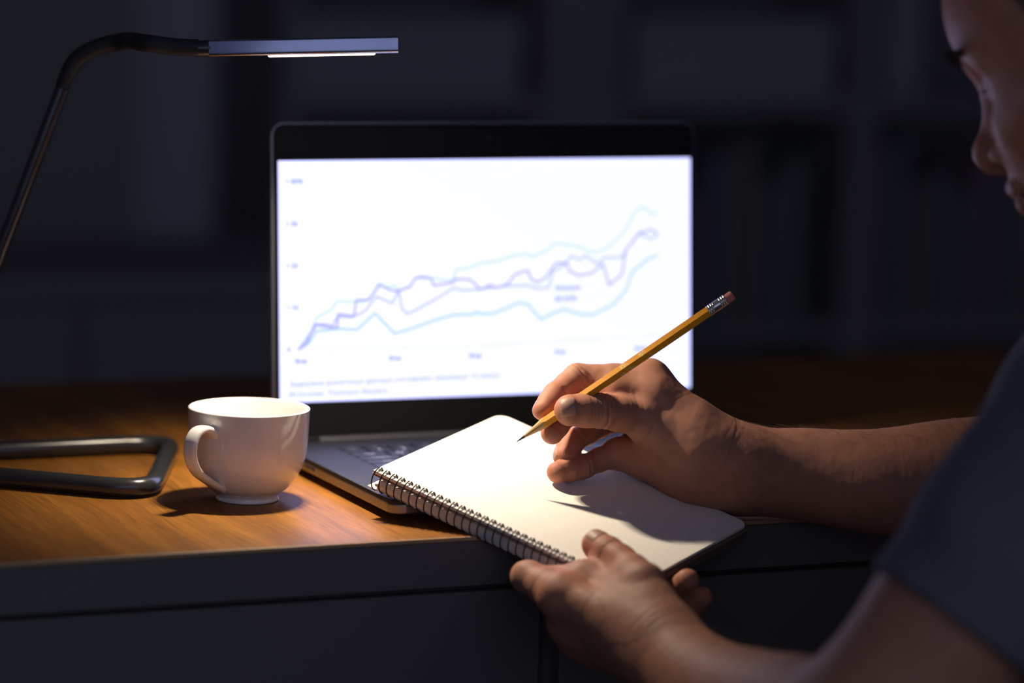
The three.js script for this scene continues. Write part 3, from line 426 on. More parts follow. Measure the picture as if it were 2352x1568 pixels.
// capsules in a ball: far away the distance to the ball will do
function ball(caps) { const [lo, hi2] = boundsOf(caps, 0), c = lo.clone().add(hi2).multiplyScalar(0.5); let R = 0; for (const k of caps) for (const o of [0, 3]) R = Math.max(R, Math.hypot(k[o] - c.x, k[o + 1] - c.y, k[o + 2] - c.z) + k[6 + o / 3]); return { caps, x: c.x, y: c.y, z: c.z, R }; }
const toBall = (g, x, y, z) => Math.sqrt((x - g.x) ** 2 + (y - g.y) ** 2 + (z - g.z) ** 2) - g.R;
const runs = (caps) => { const o = []; for (let i = 0; i < caps.length; i += 8) o.push(ball(caps.slice(i, i + 8))); return o; };
function armSDF({ arm, palm, fingers, folds, kp = 0.012, ka = 0.03, kf = 0.007 }) {
  const chains = arm.map(runs), P = ball(palm), F = fingers.map(ball), NEAR = 0.045;
  return (x, y, z) => {
    let d = 9;
    for (let i = 0; i < chains.length; i++) {
      let m = 9; for (const g of chains[i]) { const f = toBall(g, x, y, z); if (f > NEAR || f > m) { if (f < m) m = f; continue; } for (let j = 0; j < g.caps.length; j++) { const q = cap(x, y, z, g.caps[j]); if (q < m) m = q; } }
      d = i ? smin(d, m, ka) : m;
    }
    const pf = toBall(P, x, y, z); d = pf > NEAR ? Math.min(d, pf) : smin(d, fold(palm, x, y, z, kp), 0.02);
    const base = d; let best = base;
    for (let i = 0; i < F.length; i++) { const f = toBall(F[i], x, y, z); if (f > 0.02) { if (f < best) best = f; continue; } const q = fold(F[i].caps, x, y, z, 0.0035); if (q < base + 0.02 || q < best) best = smin(best, smin(base, q, kf), 0.0008); }
    d = best;
    if (d > -0.004 && d < 0.004) {
      d += 0.00020 * (vnoise3(x * 260, y * 260, z * 260) - 0.5) + 0.0003 * (vnoise3(x * 95, y * 95, z * 95) - 0.5);
      for (let i = 0; i < folds.length; i++) {
        const c = folds[i], qx = x - c.a.x, qy = y - c.a.y, qz = z - c.a.z, s = qx * c.d.x + qy * c.d.y + qz * c.d.z, ds = s - c.s; if (ds > 3 * c.w || ds < -3 * c.w) continue;
        const ex = qx - s * c.d.x, ey = qy - s * c.d.y, ez = qz - s * c.d.z, l = Math.sqrt(ex * ex + ey * ey + ez * ez); if (l > c.r) continue;
        const m = sm(c.lo ?? -0.1, c.hi ?? 0.5, (ex * c.n.x + ey * c.n.y + ez * c.n.z) / (l + 1e-9)), wob = 0.0009 * (vnoise3(ex * 300 + i * 7, ey * 300, ez * 300) - 0.5);
        d += c.depth * m * Math.exp(-(((ds + wob) / c.w) ** 2));
      }
    }
    return d;
  };
}
const foldAt = (a, b, s, n, depth, w, r, lo, hi) => ({ a, d: b.clone().sub(a).normalize(), s, n: n.clone().normalize(), depth, w, r, lo, hi });
const near = FW.clone().negate();

// --- right hand, holding the pencil (thumb side towards the camera)
const RP = (x, y, dz) => at(x, y, 2.331 + dz / 1000);
const rIdx = [[RP(1492, 872, 12), 0.0115], [RP(1325, 868, 6), 0.0096], [RP(1277, 906, -5), 0.0083], [RP(1249, 942, -15), 0.0074]];
const rMid = [[RP(1500, 888, 34), 0.0120], [RP(1348, 905, 22), 0.0094], [RP(1292, 955, -8), 0.0083], [RP(1268, 995, -17), 0.0076]];
const rRing = [[RP(1502, 925, 52), 0.0118], [RP(1377, 973, 32), 0.0092], [RP(1314, 1014, 10), 0.0083], [RP(1297, 1047, 0), 0.0077]];
const rLit = [[RP(1505, 985, 56), 0.0112], [RP(1412, 1040, 26), 0.0085], [RP(1338, 1072, 4), 0.0080], [RP(1281, 1084, -8), 0.0075]];
const rThu = [[RP(1585, 1018, 0), 0.0150], [RP(1474, 961, -5), 0.0126], [RP(1380, 942, -20), 0.0118], [RP(1309, 942, -29), 0.0107]];
const RE = at(2490, 1108, 2.385), RS = at(2950, 650, 2.24);
const rightArm = {
  arm: [smooth([[RP(1610, 1012, 1), 0.0150], [RP(1695, 1054, 2), 0.0180], [RP(1850, 1068, 11), 0.0205], [RP(2010, 1080, 12), 0.0250], [RP(2230, 1074, 24), 0.0325], [RE, 0.036]]), chain([[RE, 0.037], [RS, 0.05]]), smooth([[RP(1600, 1078, 8), 0.0160], [RP(1690, 1098, 6), 0.0182], [RP(1850, 1112, 11), 0.0200], [RP(2030, 1138, 10), 0.0235], [RP(2230, 1126, 22), 0.030], [RE, 0.034]]), smooth([[RP(1610, 1056, 20), 0.0150], [RP(1690, 1078, 20), 0.0172], [RP(1850, 1090, 22), 0.0190], [RP(2030, 1108, 20), 0.023], [RE, 0.034]])],
  palm: [capOf(RP(1525, 1062, 15), RP(1432, 1043, 20), 0.0135, 0.0118), ...chain([[RP(1695, 1056, 2), 0.0185], [RP(1622, 1022, 0), 0.0170], [rIdx[0][0], 0.0124]]), capOf(RP(1650, 1035, 16), rMid[0][0], 0.0165, 0.0125), capOf(RP(1650, 1055, 28), rRing[0][0], 0.0165, 0.0122), capOf(RP(1650, 1078, 30), rLit[0][0], 0.0170, 0.0118), ...chain([[RP(1680, 1095, 8), 0.0185], [RP(1600, 1085, 10), 0.0180], [RP(1500, 1052, 18), 0.0140]]), capOf(RP(1600, 1035, 2), RP(1490, 985, -3), 0.0165, 0.0125), capOf(RP(1580, 962, 0), RP(1505, 910, -1), 0.0130, 0.0090), capOf(rIdx[0][0], rLit[0][0], 0.010, 0.010), capOf(RP(1505, 903, 2), RP(1412, 896, 2), 0.0095, 0.0082), capOf(RP(1412, 896, 2), RP(1372, 892, 5), 0.0082, 0.0072)],
  fingers: [fingerChain(rIdx), fingerChain(rMid), fingerChain(rRing), fingerChain(rLit), fingerChain(rThu)],
  folds: [],
};
{
  const up = UPV.clone(), th = rThu, tN = near.clone().multiplyScalar(0.8).addScaledVector(up, 0.6), F = rightArm.folds;
  for (const [s, dp, w] of [[-0.0010, 0.0007, 0.0009], [-0.0034, 0.00035, 0.0008], [0.0035, 0.0003, 0.0006], [0.0062, 0.0003, 0.0006], [0.0090, 0.00028, 0.0006], [0.0113, 0.0003, 0.0006]]) F.push(foldAt(th[2][0], th[3][0], s, tN, dp, w, 0.017, 0.1, 0.7));
  for (const s of [0.006, 0.010, 0.0135, 0.017]) F.push(foldAt(th[1][0], th[2][0], s, tN, 0.00010, 0.0009, 0.019, 0.2, 0.8));
  F.push(foldAt(th[2][0], th[3][0], -0.0012, near.clone().multiplyScalar(0.5).addScaledVector(up, -0.9), 0.0007, 0.0011, 0.017, 0.2, 0.7));
  F.push(foldAt(rIdx[2][0], rIdx[3][0], -0.001, near.clone().addScaledVector(up, -0.8), 0.0008, 0.001, 0.014));
  F.push(foldAt(rIdx[1][0], rIdx[2][0], -0.0005, near.clone().addScaledVector(up, -0.8), 0.0010, 0.0012, 0.016), foldAt(rIdx[1][0], rIdx[2][0], 0.003, near.clone().addScaledVector(up, -0.8), 0.0005, 0.0008, 0.016));
  for (const s of [-0.004, -0.001, 0.002]) F.push(foldAt(rIdx[1][0], rIdx[2][0], s, up.clone().addScaledVector(near, 0.1), 0.00025, 0.0008, 0.016));
  for (const f of [rMid, rRing, rLit]) F.push(foldAt(f[2][0], f[3][0], -0.001, near.clone().addScaledVector(up, -0.5), 0.0007, 0.001, 0.013), foldAt(f[1][0], f[2][0], 0, near.clone().addScaledVector(up, -0.5), 0.0008, 0.0011, 0.015));
  // the fold where the thumb's ball meets the palm, and those of the bent wrist
  F.push(foldAt(RP(1585, 1018, -7), RP(1474, 962, -17), 0.030, near.clone().multiplyScalar(0.6).addScaledVector(up, -0.8), 0.0004, 0.0014, 0.024, 0.3, 0.8));
  for (const s of [0.0, 0.004, 0.0085]) F.push(foldAt(RP(1690, 1072, 2), RP(1560, 980, 0), s + 0.012, up.clone().addScaledVector(near, 0.25), 0.00008, 0.0012, 0.045, 0.3, 0.8));
}
// --- left hand, under and round the notebook, its thumb on the page
const LP = (x, y, z) => at(x, y, z * BUILD);
const lThu = [[LP(1527, 1432, 2.108), 0.0150], [LP(1483, 1337, 2.130), 0.0122], [LP(1426, 1287, 2.160), 0.0100], [LP(1371, 1251, 2.181), 0.0100]];
const lIdx = [[LP(1290, 1370, 2.152), 0.0128], [LP(1214, 1326, 2.180), 0.0108], [nb(0.130, -0.0268, 0.004), 0.0090], [nb(0.133, -0.0252, 0.025), 0.0080]];
const lMid = [[LP(1308, 1430, 2.165), 0.0125], [nb(0.171, -0.0294, 0.020), 0.0098], [nb(0.191, -0.0265, 0.045), 0.0085], [nb(0.203, -0.0248, 0.064), 0.0078]];
const lRing = [[LP(1334, 1468, 2.170), 0.0120], [LP(1440, 1442, 2.207), 0.0092], [LP(1520, 1385, 2.207), 0.0082], [LP(1579, 1333, 2.190), 0.0078]];
const lLit = [[LP(1385, 1492, 2.168), 0.0112], [LP(1470, 1478, 2.190), 0.0086], [LP(1552, 1430, 2.197), 0.0077], [LP(1611, 1373, 2.190), 0.0074]];
const LE = at(1965, 1765, 1.907), LS = at(2715, 740, 1.914);
const leftArm = {
  arm: [smooth([[LP(1478, 1428, 2.125), 0.0150], [LP(1540, 1481, 2.098), 0.0180], [LP(1640, 1560, 2.045), 0.0215], [LP(1760, 1625, 1.985), 0.0310], [LP(1860, 1668, 1.925), 0.0385], [LE.clone().addScaledVector(UPV, 0.008), 0.0385]]), smooth([[LP(1452, 1466, 2.128), 0.0150], [LP(1512, 1510, 2.102), 0.0180], [LP(1620, 1590, 2.045), 0.0215], [LP(1780, 1680, 1.965), 0.031], [LE, 0.036]]), smooth([[LE, 0.037], [LE.clone().lerp(LS, 0.45), 0.0500], [LS, 0.055]]), [capOf(LE.clone().lerp(LS, 0.15).addScaledVector(RT, -0.018), LE.clone().lerp(LS, 0.6).addScaledVector(RT, -0.008), 0.030, 0.044)]],
  palm: [capOf(LP(1520, 1472, 2.100), lIdx[0][0], 0.0165, 0.0130), capOf(LP(1515, 1486, 2.104), lMid[0][0], 0.0165, 0.0130), capOf(LP(1512, 1500, 2.110), lRing[0][0], 0.0165, 0.0125), capOf(LP(1512, 1512, 2.114), lLit[0][0], 0.0165, 0.0118), capOf(LP(1520, 1450, 2.106), LP(1430, 1360, 2.140), 0.0150, 0.0120), capOf(LP(1450, 1350, 2.142), LP(1345, 1325, 2.165), 0.0100, 0.0085), capOf(LP(1345, 1325, 2.165), LP(1275, 1330, 2.180), 0.0085, 0.0090), capOf(lIdx[0][0], lLit[0][0], 0.011, 0.010)],
  fingers: [fingerChain(lThu), fingerChain(lIdx), fingerChain(lMid), fingerChain(lRing), fingerChain(lLit)],
  folds: [], kf: 0.008,
};
{
  const up = UPV.clone(), F = leftArm.folds, bk = near.clone().addScaledVector(up, 0.4).addScaledVector(RT, -0.3);
  for (const [s, dp] of [[-0.003, 0.00012], [0.0, 0.0002], [0.003, 0.00012]]) F.push(foldAt(lThu[2][0], lThu[3][0], s, up.clone().addScaledVector(near, 0.4), dp, 0.0010, 0.015));
  F.push(foldAt(lThu[2][0], lThu[3][0], 0.009, up.clone().addScaledVector(near, 0.4), 0.0003, 0.0009, 0.015));
  for (const s of [0.009, 0.0125, 0.016]) F.push(foldAt(lIdx[0][0], lIdx[1][0], s, bk, 0.0004, 0.0014, 0.02, -0.2, 0.6));
  for (const s of [-0.002, 0.002, 0.006]) F.push(foldAt(lMid[0][0], lMid[1][0], s, bk, 0.0006, 0.0014, 0.02));
  for (const s of [-0.001, 0.004, 0.010]) F.push(foldAt(LP(1535, 1478, 2.100), LP(1440, 1400, 2.135), s - 0.004, up.clone().addScaledVector(near, 0.6), 0.0004, 0.0018, 0.04, 0.2, 0.8));
  for (const f of [lRing, lLit]) F.push(foldAt(f[2][0], f[3][0], 0, up.clone().addScaledVector(near, 0.3), 0.0006, 0.0011, 0.013));
}
const fR = armSDF(rightArm), fL = armSDF(leftArm);

// --- head, bent over the page: its own axes are x to his left, y up, z forward
const HN = at(2241, 374, 2.165), HF = V(-0.65, 0, -0.76).normalize(), HPITCH = 0.43;
const hz = HF.clone().multiplyScalar(Math.cos(HPITCH)).add(V(0, -Math.sin(HPITCH), 0)), hx2 = V(0, 1, 0).cross(HF).normalize(), hy = hz.clone().cross(hx2).normalize();
const HM = new THREE.Matrix4().makeBasis(hx2, hy, hz), NOSE = V(0, -0.038, 0.108);
HM.setPosition(HN.clone().sub(NOSE.clone().applyMatrix4(HM)));
const HI = HM.clone().invert(), hi = HI.elements, toWorld = (x, y, z) => V(x, y, z).applyMatrix4(HM);
const ell = (x, y, z, cx, cy, cz, a, b, c) => { const px = (x - cx) / a, py = (y - cy) / b, pz = (z - cz) / c, k0 = Math.hypot(px, py, pz), k1 = Math.hypot(px / a, py / b, pz / c); return k1 < 1e-9 ? -Math.min(a, b, c) : k0 * (k0 - 1) / k1; };
const Cc = (a, b, ra, rb) => capOf(V(...a), V(...b), ra, rb);
const NECK = HI.clone(), neckBase = LS.clone().lerp(RS, 0.5).add(V(0, 0.01, 0)), nbl = neckBase.clone().applyMatrix4(HI);
const hc = {
  bridge: Cc([0, 0.006, 0.0695], [0, -0.034, 0.0965], 0.0080, 0.0085), tip: Cc([0, -0.034, 0.0965], [0, -0.0365, 0.0980], 0.0098, 0.0096), col: Cc([0, -0.044, 0.097], [0, -0.050, 0.083], 0.0055, 0.006), lipU: Cc([-0.016, -0.064, 0.082], [0.016, -0.064, 0.082], 0.006, 0.006), lipU2: Cc([-0.006, -0.0625, 0.087], [0.006, -0.0625, 0.087], 0.0062, 0.0062), lipL: Cc([-0.013, -0.0755, 0.0815], [0.013, -0.0755, 0.0815], 0.0068, 0.0068),
  chin: Cc([-0.012, -0.106, 0.072], [0.012, -0.106, 0.072], 0.015, 0.015), mouth: Cc([-0.026, -0.0695, 0.080], [0.026, -0.0695, 0.080], 0.0012, 0.0012), max: Cc([0, -0.045, 0.062], [0, -0.085, 0.060], 0.026, 0.024),
};
const headSDF = (X, Y, Z) => {
  const x = hi[0] * X + hi[4] * Y + hi[8] * Z + hi[12], y = hi[1] * X + hi[5] * Y + hi[9] * Z + hi[13], z = hi[2] * X + hi[6] * Y + hi[10] * Z + hi[14], ax = Math.abs(x);
  let d = ell(x, y, z, 0, 0.035, -0.012, 0.075, 0.088, 0.098);
  d = smin(d, ell(x, y, z, 0, 0.045, 0.018, 0.063, 0.058, 0.066), 0.03);                      // forehead
  d = smin(d, ell(x, y, z, 0, -0.025, 0.022, 0.060, 0.075, 0.057), 0.03);                     // mid face
  d = smin(d, cap(ax, y, z, [0.010, 0.020, 0.073, 0.042, 0.023, 0.060, 0.0105, 0.0095]), 0.014);   // brow
  d = smin(d, cap(ax, y, z, [0.036, -0.026, 0.060, 0.062, -0.016, 0.028, 0.0140, 0.012]), 0.020);  // cheekbone
  d = smin(d, cap(ax, y, z, [0.008, -0.106, 0.062, 0.052, -0.070, -0.004, 0.018, 0.020]), 0.026);  // jaw
  d = smin(d, cap(ax, y, z, hc.max), 0.02); d = smin(d, cap(x, y, z, hc.chin), 0.016);
  d = smax(d, -(Math.hypot(ax - 0.031, y + 0.000, (z - 0.089) * 0.9) - 0.0185), 0.014);            // eye hollows
  d = smin(d, Math.hypot(ax - 0.031, y - 0.0005, z - 0.0630) - 0.0128, 0.004);                      // lids
  if (d < 0.03) {
    d = smin(d, cap(x, y, z, hc.bridge), 0.012); d = smin(d, cap(x, y, z, hc.tip), 0.006);
    d = smin(d, Math.hypot(ax - 0.0125, (y + 0.0390) * 1.05, (z - 0.0845) * 0.85) - 0.0072, 0.005);   // nostril wings
    d = smin(d, cap(x, y, z, hc.col), 0.005); d = smax(d, -(Math.hypot((ax - 0.0065) * 1.2, (y + 0.0490) * 0.8, (z - 0.0895) * 0.7) - 0.0040), 0.003);
    d = smin(d, cap(x, y, z, hc.lipU), 0.006); d = smin(d, cap(x, y, z, hc.lipU2), 0.005); d = smin(d, cap(x, y, z, hc.lipL), 0.005);
    d = smax(d, -cap(x, y, z, hc.mouth), 0.003);
    d = smax(d, -cap(ax, y, z, [0.022, 0.0005, 0.0760, 0.040, 0.0000, 0.0725, 0.0012, 0.001]), 0.0025);   // lid line
  }
  const er = smax(ell(ax, y, z, 0.077, -0.006, -0.012, 0.010, 0.032, 0.019), -ell(ax, y, z, 0.086, -0.004, -0.008, 0.008, 0.020, 0.011), 0.005); d = smin(d, er, 0.006);
  d = smin(d, cap(x, y, z, [0, -0.055, -0.030, nbl.x, nbl.y, nbl.z, 0.056, 0.060]), 0.03);
  if (d > -0.004 && d < 0.004) d += 0.0004 * (vnoise3(X * 120, Y * 120, Z * 120) - 0.5);
  return d;
};
// --- trunk
const SHV = RS.clone().sub(LS), MID = LS.clone().lerp(RS, 0.5), PEL = MID.clone().addScaledVector(HF, -0.10).setY(MID.y - 0.45), sx = SHV.clone().normalize();
const trunk = (g) => [capOf(LS.clone().addScaledVector(SHV, 0.08), RS.clone().addScaledVector(SHV, -0.08), 0.060 + g, 0.060 + g), capOf(MID.clone().addScaledVector(sx, -0.07).add(V(0, -0.09, 0)).addScaledVector(HF, 0.03), PEL.clone().addScaledVector(sx, -0.06), 0.105 + g, 0.105 + g), capOf(MID.clone().addScaledVector(sx, 0.07).add(V(0, -0.09, 0)).addScaledVector(HF, 0.03), PEL.clone().addScaledVector(sx, 0.06), 0.105 + g, 0.105 + g)];
const bodyTrunk = trunk(-0.012), shirtTrunk = trunk(0.002);

const man = thing('person', 'man in a dark t-shirt bending over the notebook and writing with a pencil', 'person', V(0, 0, 0));
{
  const skinBump = dataTex(512, 512, (() => { const pts = []; for (let k = 0; k < 1600; k++) pts.push([hash(k, 1), hash(k, 2)]); const G = 40, cell = Array.from({ length: G * G }, () => []); pts.forEach((p) => cell[Math.floor(p[1] * G) % G * G + Math.floor(p[0] * G) % G].push(p));
    return (X, Y) => { const x = X / 512, y = Y / 512, ci = Math.floor(x * G), cj = Math.floor(y * G); let a = 9, b = 9; for (let j = -2; j <= 2; j++) for (let i = -2; i <= 2; i++) for (const p of cell[(cj + j + G) % G * G + (ci + i + G) % G]) { let dx = Math.abs(p[0] - x), dy = Math.abs(p[1] - y); dx = Math.min(dx, 1 - dx); dy = Math.min(dy, 1 - dy); const d = dx * dx + dy * dy; if (d < a) { b = a; a = d; } else if (d < b) b = d; } return 0.35 + 0.65 * sm(0, 0.012, Math.sqrt(b) - Math.sqrt(a)) - 0.15 * hash(X, Y, 3); }; })());
  const skin = phys([0.44, 0.210, 0.138], 0.54, { vertexColors: true, bumpMap: skinBump, bumpScale: 0.00006, specularIntensity: 0.55 });
  const red = [...[rIdx, rMid, rRing, rLit, rThu, lThu, lIdx, lRing, lLit].map((f) => [f[3][0], 0.016]), ...[rIdx, rThu].map((f) => [f[2][0], 0.014]), [lThu[2][0], 0.014], [lIdx[0][0], 0.016]];
  const tint = (x, y, z) => { let t = 0; for (const [c, r] of red) { const d2 = (x - c.x) ** 2 + (y - c.y) ** 2 + (z - c.z) ** 2; t = Math.max(t, Math.exp(-d2 / (r * r))); } const m = 0.90 + 0.2 * vnoise3(x * 140, y * 140, z * 140), f = vnoise3(x * 420, y * 420, z * 420) > 0.86 ? 0.93 : 1; return [m * f * (1 + 0.05 * t), m * f * (1 - 0.16 * t) * (0.97 + 0.06 * vnoise3(x * 60, y * 60, z * 60)), m * f * (1 - 0.20 * t)]; };
  const inSleeve = LE.clone().lerp(LS, 0.50), hLS = LS.clone().sub(LE).normalize(), kL = (x, y, z) => (x - inSleeve.x) * hLS.x + (y - inSleeve.y) * hLS.y + (z - inSleeve.z) * hLS.z < 0;
  const rIn = RE.clone().lerp(RS, 0.5), hRS = RS.clone().sub(RE).normalize(), kR = (x, y, z) => (x - rIn.x) * hRS.x + (y - rIn.y) * hRS.y + (z - rIn.z) * hRS.z < 0;
  const [lo1, hi1] = boundsOf([...rightArm.arm.flat().filter((c) => c[3] !== RS.x), ...rightArm.palm, ...rightArm.fingers.flat(), capOf(RE, rIn, 0.05, 0.05)], 0.004), [lo2, hi2] = boundsOf([...leftArm.arm.flat().filter((c) => (c[3] - inSleeve.x) * hLS.x + (c[4] - inSleeve.y) * hLS.y + (c[5] - inSleeve.z) * hLS.z < 0.03), ...leftArm.palm, ...leftArm.fingers.flat(), capOf(LE, inSleeve, 0.055, 0.055)], 0.004);
  const geos = [toGeometry(sdfMesh(fR, lo1, hi1, 0.00105, kR), 0.026, tint), toGeometry(sdfMesh(fL, lo2, hi2, 0.00105, kL), 0.026, tint)];
  const hc0 = toWorld(0, 0, 0), kH = (x, y, z) => hi[1] * x + hi[5] * y + hi[9] * z + hi[13] > -0.150 || y > neckBase.y - 0.02;
  geos.push(toGeometry(sdfMesh(headSDF, hc0.clone().add(V(-0.19, -0.22, -0.19)), hc0.clone().add(V(0.19, 0.17, 0.19)), 0.0016, kH), 0.035, tint));
  const bt = (x, y, z) => Math.min(fold(bodyTrunk, x, y, z, 0.06), cap(x, y, z, capOf(LS, LE.clone().lerp(LS, 0.5), 0.052, 0.046)), cap(x, y, z, capOf(RS, rIn, 0.05, 0.040)));
  const [lo3, hi3] = boundsOf([...bodyTrunk, capOf(LS, inSleeve, 0.06, 0.06), capOf(RS, rIn, 0.06, 0.06)], 0.02);
  geos.push(toGeometry(sdfMesh(bt, lo3, hi3, 0.007), 0.035, tint));
  part('body', mergeGeometries(geos), skin, man);

  // nails: thin shells laid on the skin
  const nail = (f, c, n, t, w, l) => {
    n = n.clone().normalize(); t = t.clone().addScaledVector(n, -t.dot(n)).normalize(); const s = n.clone().cross(t), M = 14, pos = [], idx = [], top = [];
    for (let j = 0; j <= M; j++) for (let i = 0; i <= M; i++) {
      const a = i / M * 2 - 1, b = j / M * 2 - 1, wx = w / 2 * a * (b > 0.55 ? Math.sqrt(Math.max(0, 1 - ((b - 0.55) / 0.62) ** 2)) : b < -0.6 ? Math.sqrt(Math.max(0.1, 1 - ((-b - 0.6) / 0.75) ** 2)) : 1), p = c.clone().addScaledVector(s, wx).addScaledVector(t, b * l / 2).addScaledVector(n, 0.012);
      for (let k = 0; k < 40; k++) { const d = f(p.x, p.y, p.z); if (Math.abs(d) < 1e-5) break; p.addScaledVector(n, -clamp(d, -0.002, 0.002)); }
      const edge = Math.max(Math.abs(a), Math.abs(b)) > 0.99; p.addScaledVector(n, edge ? -0.0002 : 0.00035 + 0.0002 * (1 - a * a)); top.push(p); pos.push(p.x, p.y, p.z);
    }
    for (let j = 0; j < M; j++) for (let i = 0; i < M; i++) { const a = j * (M + 1) + i; idx.push(a, a + 1, a + M + 1, a + 1, a + M + 2, a + M + 1); }
    const g = new THREE.BufferGeometry(); g.setAttribute('position', new THREE.Float32BufferAttribute(pos, 3)); g.setIndex(idx); g.computeVertexNormals(); return g;
  };
  const nailMat = phys([0.42, 0.225, 0.17], 0.5, { side: THREE.DoubleSide });
  const tD = (f) => f[3][0].clone().sub(f[2][0]);
  part('nail', nail(fR, rThu[3][0].clone().addScaledVector(tD(rThu).normalize(), 0.0015), near.clone().multiplyScalar(0.92).addScaledVector(UPV, 0.30), tD(rThu), 0.0138, 0.0122), nailMat, man);
  part('nail', nail(fR, rRing[3][0].clone().addScaledVector(tD(rRing).normalize(), -0.001), RT.clone().multiplyScalar(-0.97).addScaledVector(near, 0.1), tD(rRing), 0.0105, 0.0105), nailMat, man);
  part('nail', nail(fR, rIdx[3][0].clone(), RT.clone().multiplyScalar(-0.8).addScaledVector(FW, 0.5), tD(rIdx), 0.0105, 0.0105), nailMat, man);
  part('nail', nail(fL, lThu[3][0].clone().addScaledVector(tD(lThu).normalize(), 0.0005), UPV.clone().multiplyScalar(0.75).addScaledVector(near, 0.55).addScaledVector(RT, -0.1), tD(lThu), 0.0125, 0.0115), nailMat, man);

  // the t-shirt: trunk and two sleeves, open at neck and hems
  const hemL = LE.clone().lerp(LS, 0.315), hemN = LE.clone().sub(LS).normalize(), hemR = RE.clone().lerp(RS, 0.42), hemRN = RE.clone().sub(RS).normalize();
  const slL = capOf(LS, LE.clone().lerp(LS, 0.2), 0.054, 0.054), slR = capOf(RS, RE.clone().lerp(RS, 0.3), 0.066, 0.056), armL = capOf(LS, LE, 0.055, 0.055), armR = capOf(RS, RE, 0.052, 0.052);
  const dhx = at(1960, 1350, 1.83), dhy = at(2352, 1530, 1.83);
  const shirtSDF = (x, y, z) => {
    let d = fold(shirtTrunk, x, y, z, 0.06);
    const wr = 0.003 * Math.sin(70 * (x + 0.6 * y) + 6 * vnoise3(x * 14, y * 14, z * 14)) * vnoise3(x * 9 + 3, y * 9, z * 9);
    let l = Math.max(smin(cap(x, y, z, slL), Math.min(fold(leftArm.arm[2], x, y, z, 0.01), fold(leftArm.arm[3], x, y, z, 0.01)) - 0.0055, 0.01), (x - hemL.x) * hemN.x + (y - hemL.y) * hemN.y + (z - hemL.z) * hemN.z), r = Math.max(cap(x, y, z, slR), (x - hemR.x) * hemRN.x + (y - hemR.y) * hemRN.y + (z - hemR.z) * hemRN.z);
    d = smin(d, l, 0.025); d = smin(d, r, 0.025);
    return d + wr;
  };
  const cloth = dataTex(128, 128, (x, y) => 0.5 + 0.25 * Math.sin(x * Math.PI / 4) * Math.sin(y * Math.PI / 2 + (x >> 2) * 1.5) + 0.2 * hash(x, y));
  const shirtMat = phys([0.115, 0.122, 0.145], 0.95, { bumpMap: cloth, bumpScale: 0.0002, sheen: 0.15, sheenColor: rgb(0.4, 0.45, 0.6), sheenRoughness: 0.6 });
  const [lo4, hi4] = boundsOf([...shirtTrunk, slL, slR], 0.012);
  const neckCut = (x, y, z) => true;
  part('t_shirt', toGeometry(sdfMesh((x, y, z) => smax(shirtSDF(x, y, z), -(Math.hypot(x - neckBase.x - HF.x * 0.02, (y - neckBase.y - 0.06) * 0.9, z - neckBase.z - HF.z * 0.02) - 0.085), 0.01), lo4, hi4, 0.0035, neckCut), 0.03), shirtMat, man);

  // hair, brows, eyes
  const hairMat = std([0.07, 0.055, 0.045], 0.6);
  const hairSDF = (X, Y, Z) => { const x = hi[0] * X + hi[4] * Y + hi[8] * Z + hi[12], y = hi[1] * X + hi[5] * Y + hi[9] * Z + hi[13], z = hi[2] * X + hi[6] * Y + hi[10] * Z + hi[14]; let d = ell(x, y, z, 0, 0.042, -0.018, 0.082, 0.094, 0.101) - 0.004 * vnoise3(x * 130, y * 40, z * 130); const line = smax(z - 0.048 - 0.42 * (0.085 - Math.max(y, 0.0)) * (y > 0.085 ? -1 : -0.3) + 0.35 * Math.max(0, Math.abs(x) - 0.03), -(y - (z < 0.02 ? -0.045 + 1.2 * Math.max(0, z + 0.03) : 0.03)), 0.02); return smax(d, line, 0.006); };
  part('hair', toGeometry(sdfMesh(hairSDF, hc0.clone().add(V(-0.19, -0.19, -0.19)), hc0.clone().add(V(0.19, 0.19, 0.19)), 0.0025), 0.05), hairMat, man);
  const surf = (x, y, z0) => { const p = toWorld(x, y, z0), n = hz.clone().negate(); for (let k = 0; k < 60; k++) { const d = headSDF(p.x, p.y, p.z); if (Math.abs(d) < 2e-5) break; p.addScaledVector(n, clamp(d, -0.004, 0.004) * 0.9); } return p; };
  const hairs = (n, f) => { const g = []; for (let k = 0; k < n; k++) { const r = f(k); if (!r) continue; const [p, dir, len, rad, bend] = r, q = p.clone().addScaledVector(dir, len * 0.5).addScaledVector(bend, len * 0.12), e = p.clone().addScaledVector(dir, len).addScaledVector(bend, len * 0.45); g.push(sweep([p, q, e], (i) => circle(rad * [1, 0.8, 0.25][i], 3))); } return mergeGeometries(g); };
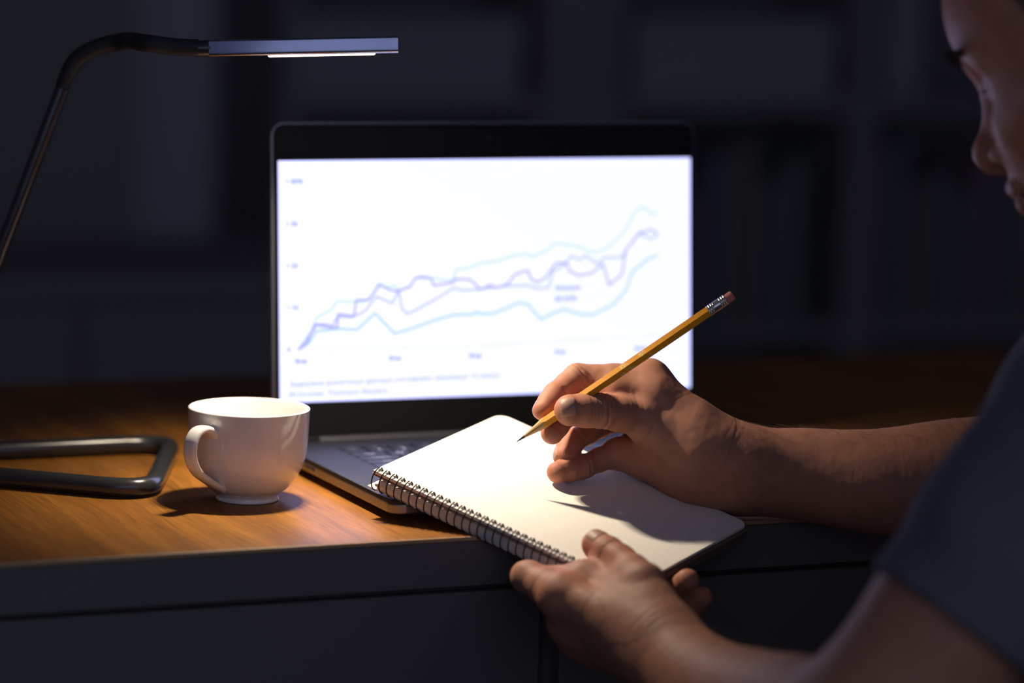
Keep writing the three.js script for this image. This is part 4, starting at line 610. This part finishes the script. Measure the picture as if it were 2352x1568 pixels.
  for (const s of [1, -1]) {
    const b = part('eyebrow', hairs(170, () => { const u = rnd(), x = s * lerp(0.012, 0.048, u), y = 0.0215 + 0.006 * Math.sin(u * 2.4) + (rnd() - 0.5) * 0.008 * (1 - 0.5 * u); const p = surf(x, y, 0.12); return [p, hx2.clone().multiplyScalar(s * 0.7).addScaledVector(hy, 0.35).addScaledVector(hz, 0.5).normalize(), 0.007 + rnd() * 0.003, 0.00016, hx2.clone().multiplyScalar(s)]; }), hairMat, man);
    part('eyelashes', hairs(40, () => { const u = rnd(), x = s * lerp(0.021, 0.042, u); const p = surf(x, -0.0005, 0.1); return [p, hz.clone().addScaledVector(hy, -0.25).addScaledVector(hx2, s * (u - 0.4) * 0.8).normalize(), 0.007, 0.0001, hy]; }), hairMat, man);
    const eye = part('eyeball', new THREE.SphereGeometry(0.0118, 24, 16).applyMatrix4(new THREE.Matrix4().makeTranslation(s * 0.031, -0.001, 0.0625)).applyMatrix4(HM), phys([0.6, 0.58, 0.56], 0.15), man);
  }
  // fine hairs on the forearms
  const armHair = (f, ax0, ax1, radius, n, towards, dirn) => hairs(n, () => {
    const t = rnd(), c = ax0.clone().lerp(ax1, t), a = (rnd() - 0.5) * 2.2, axd = ax1.clone().sub(ax0).normalize(), u = towards.clone().addScaledVector(axd, -towards.dot(axd)).normalize(), w = axd.clone().cross(u), dir = u.clone().multiplyScalar(Math.cos(a)).addScaledVector(w, Math.sin(a)), p = c.clone().addScaledVector(dir, radius * 1.6);
    for (let k = 0; k < 40; k++) { const d = f(p.x, p.y, p.z); if (Math.abs(d) < 2e-5) break; p.addScaledVector(dir, -clamp(d, -0.004, 0.004)); }
    return [p, dir.clone().multiplyScalar(0.55).addScaledVector(dirn, 0.75).addScaledVector(w, (rnd() - 0.5) * 0.8).normalize(), 0.004 + rnd() * 0.006, 0.000035, dirn.clone().addScaledVector(dir, -0.5)];
  });
  const ah = part('arm_hair', mergeGeometries([armHair(fR, RP(1650, 1030, 0), RP(2200, 1085, 25), 0.045, 700, UPV, RP(1400, 1000, 0).sub(RP(2000, 1000, 0)).normalize()), armHair(fL, LP(1560, 1500, 2.09), LP(1800, 1650, 1.96), 0.05, 260, UPV, LP(1400, 1350, 2.15).sub(LP(1560, 1500, 2.09)).normalize())]), std([0.22, 0.14, 0.09], 0.5), man); ah.userData.kind = 'stuff';
}
renderer.render(scene, camera);
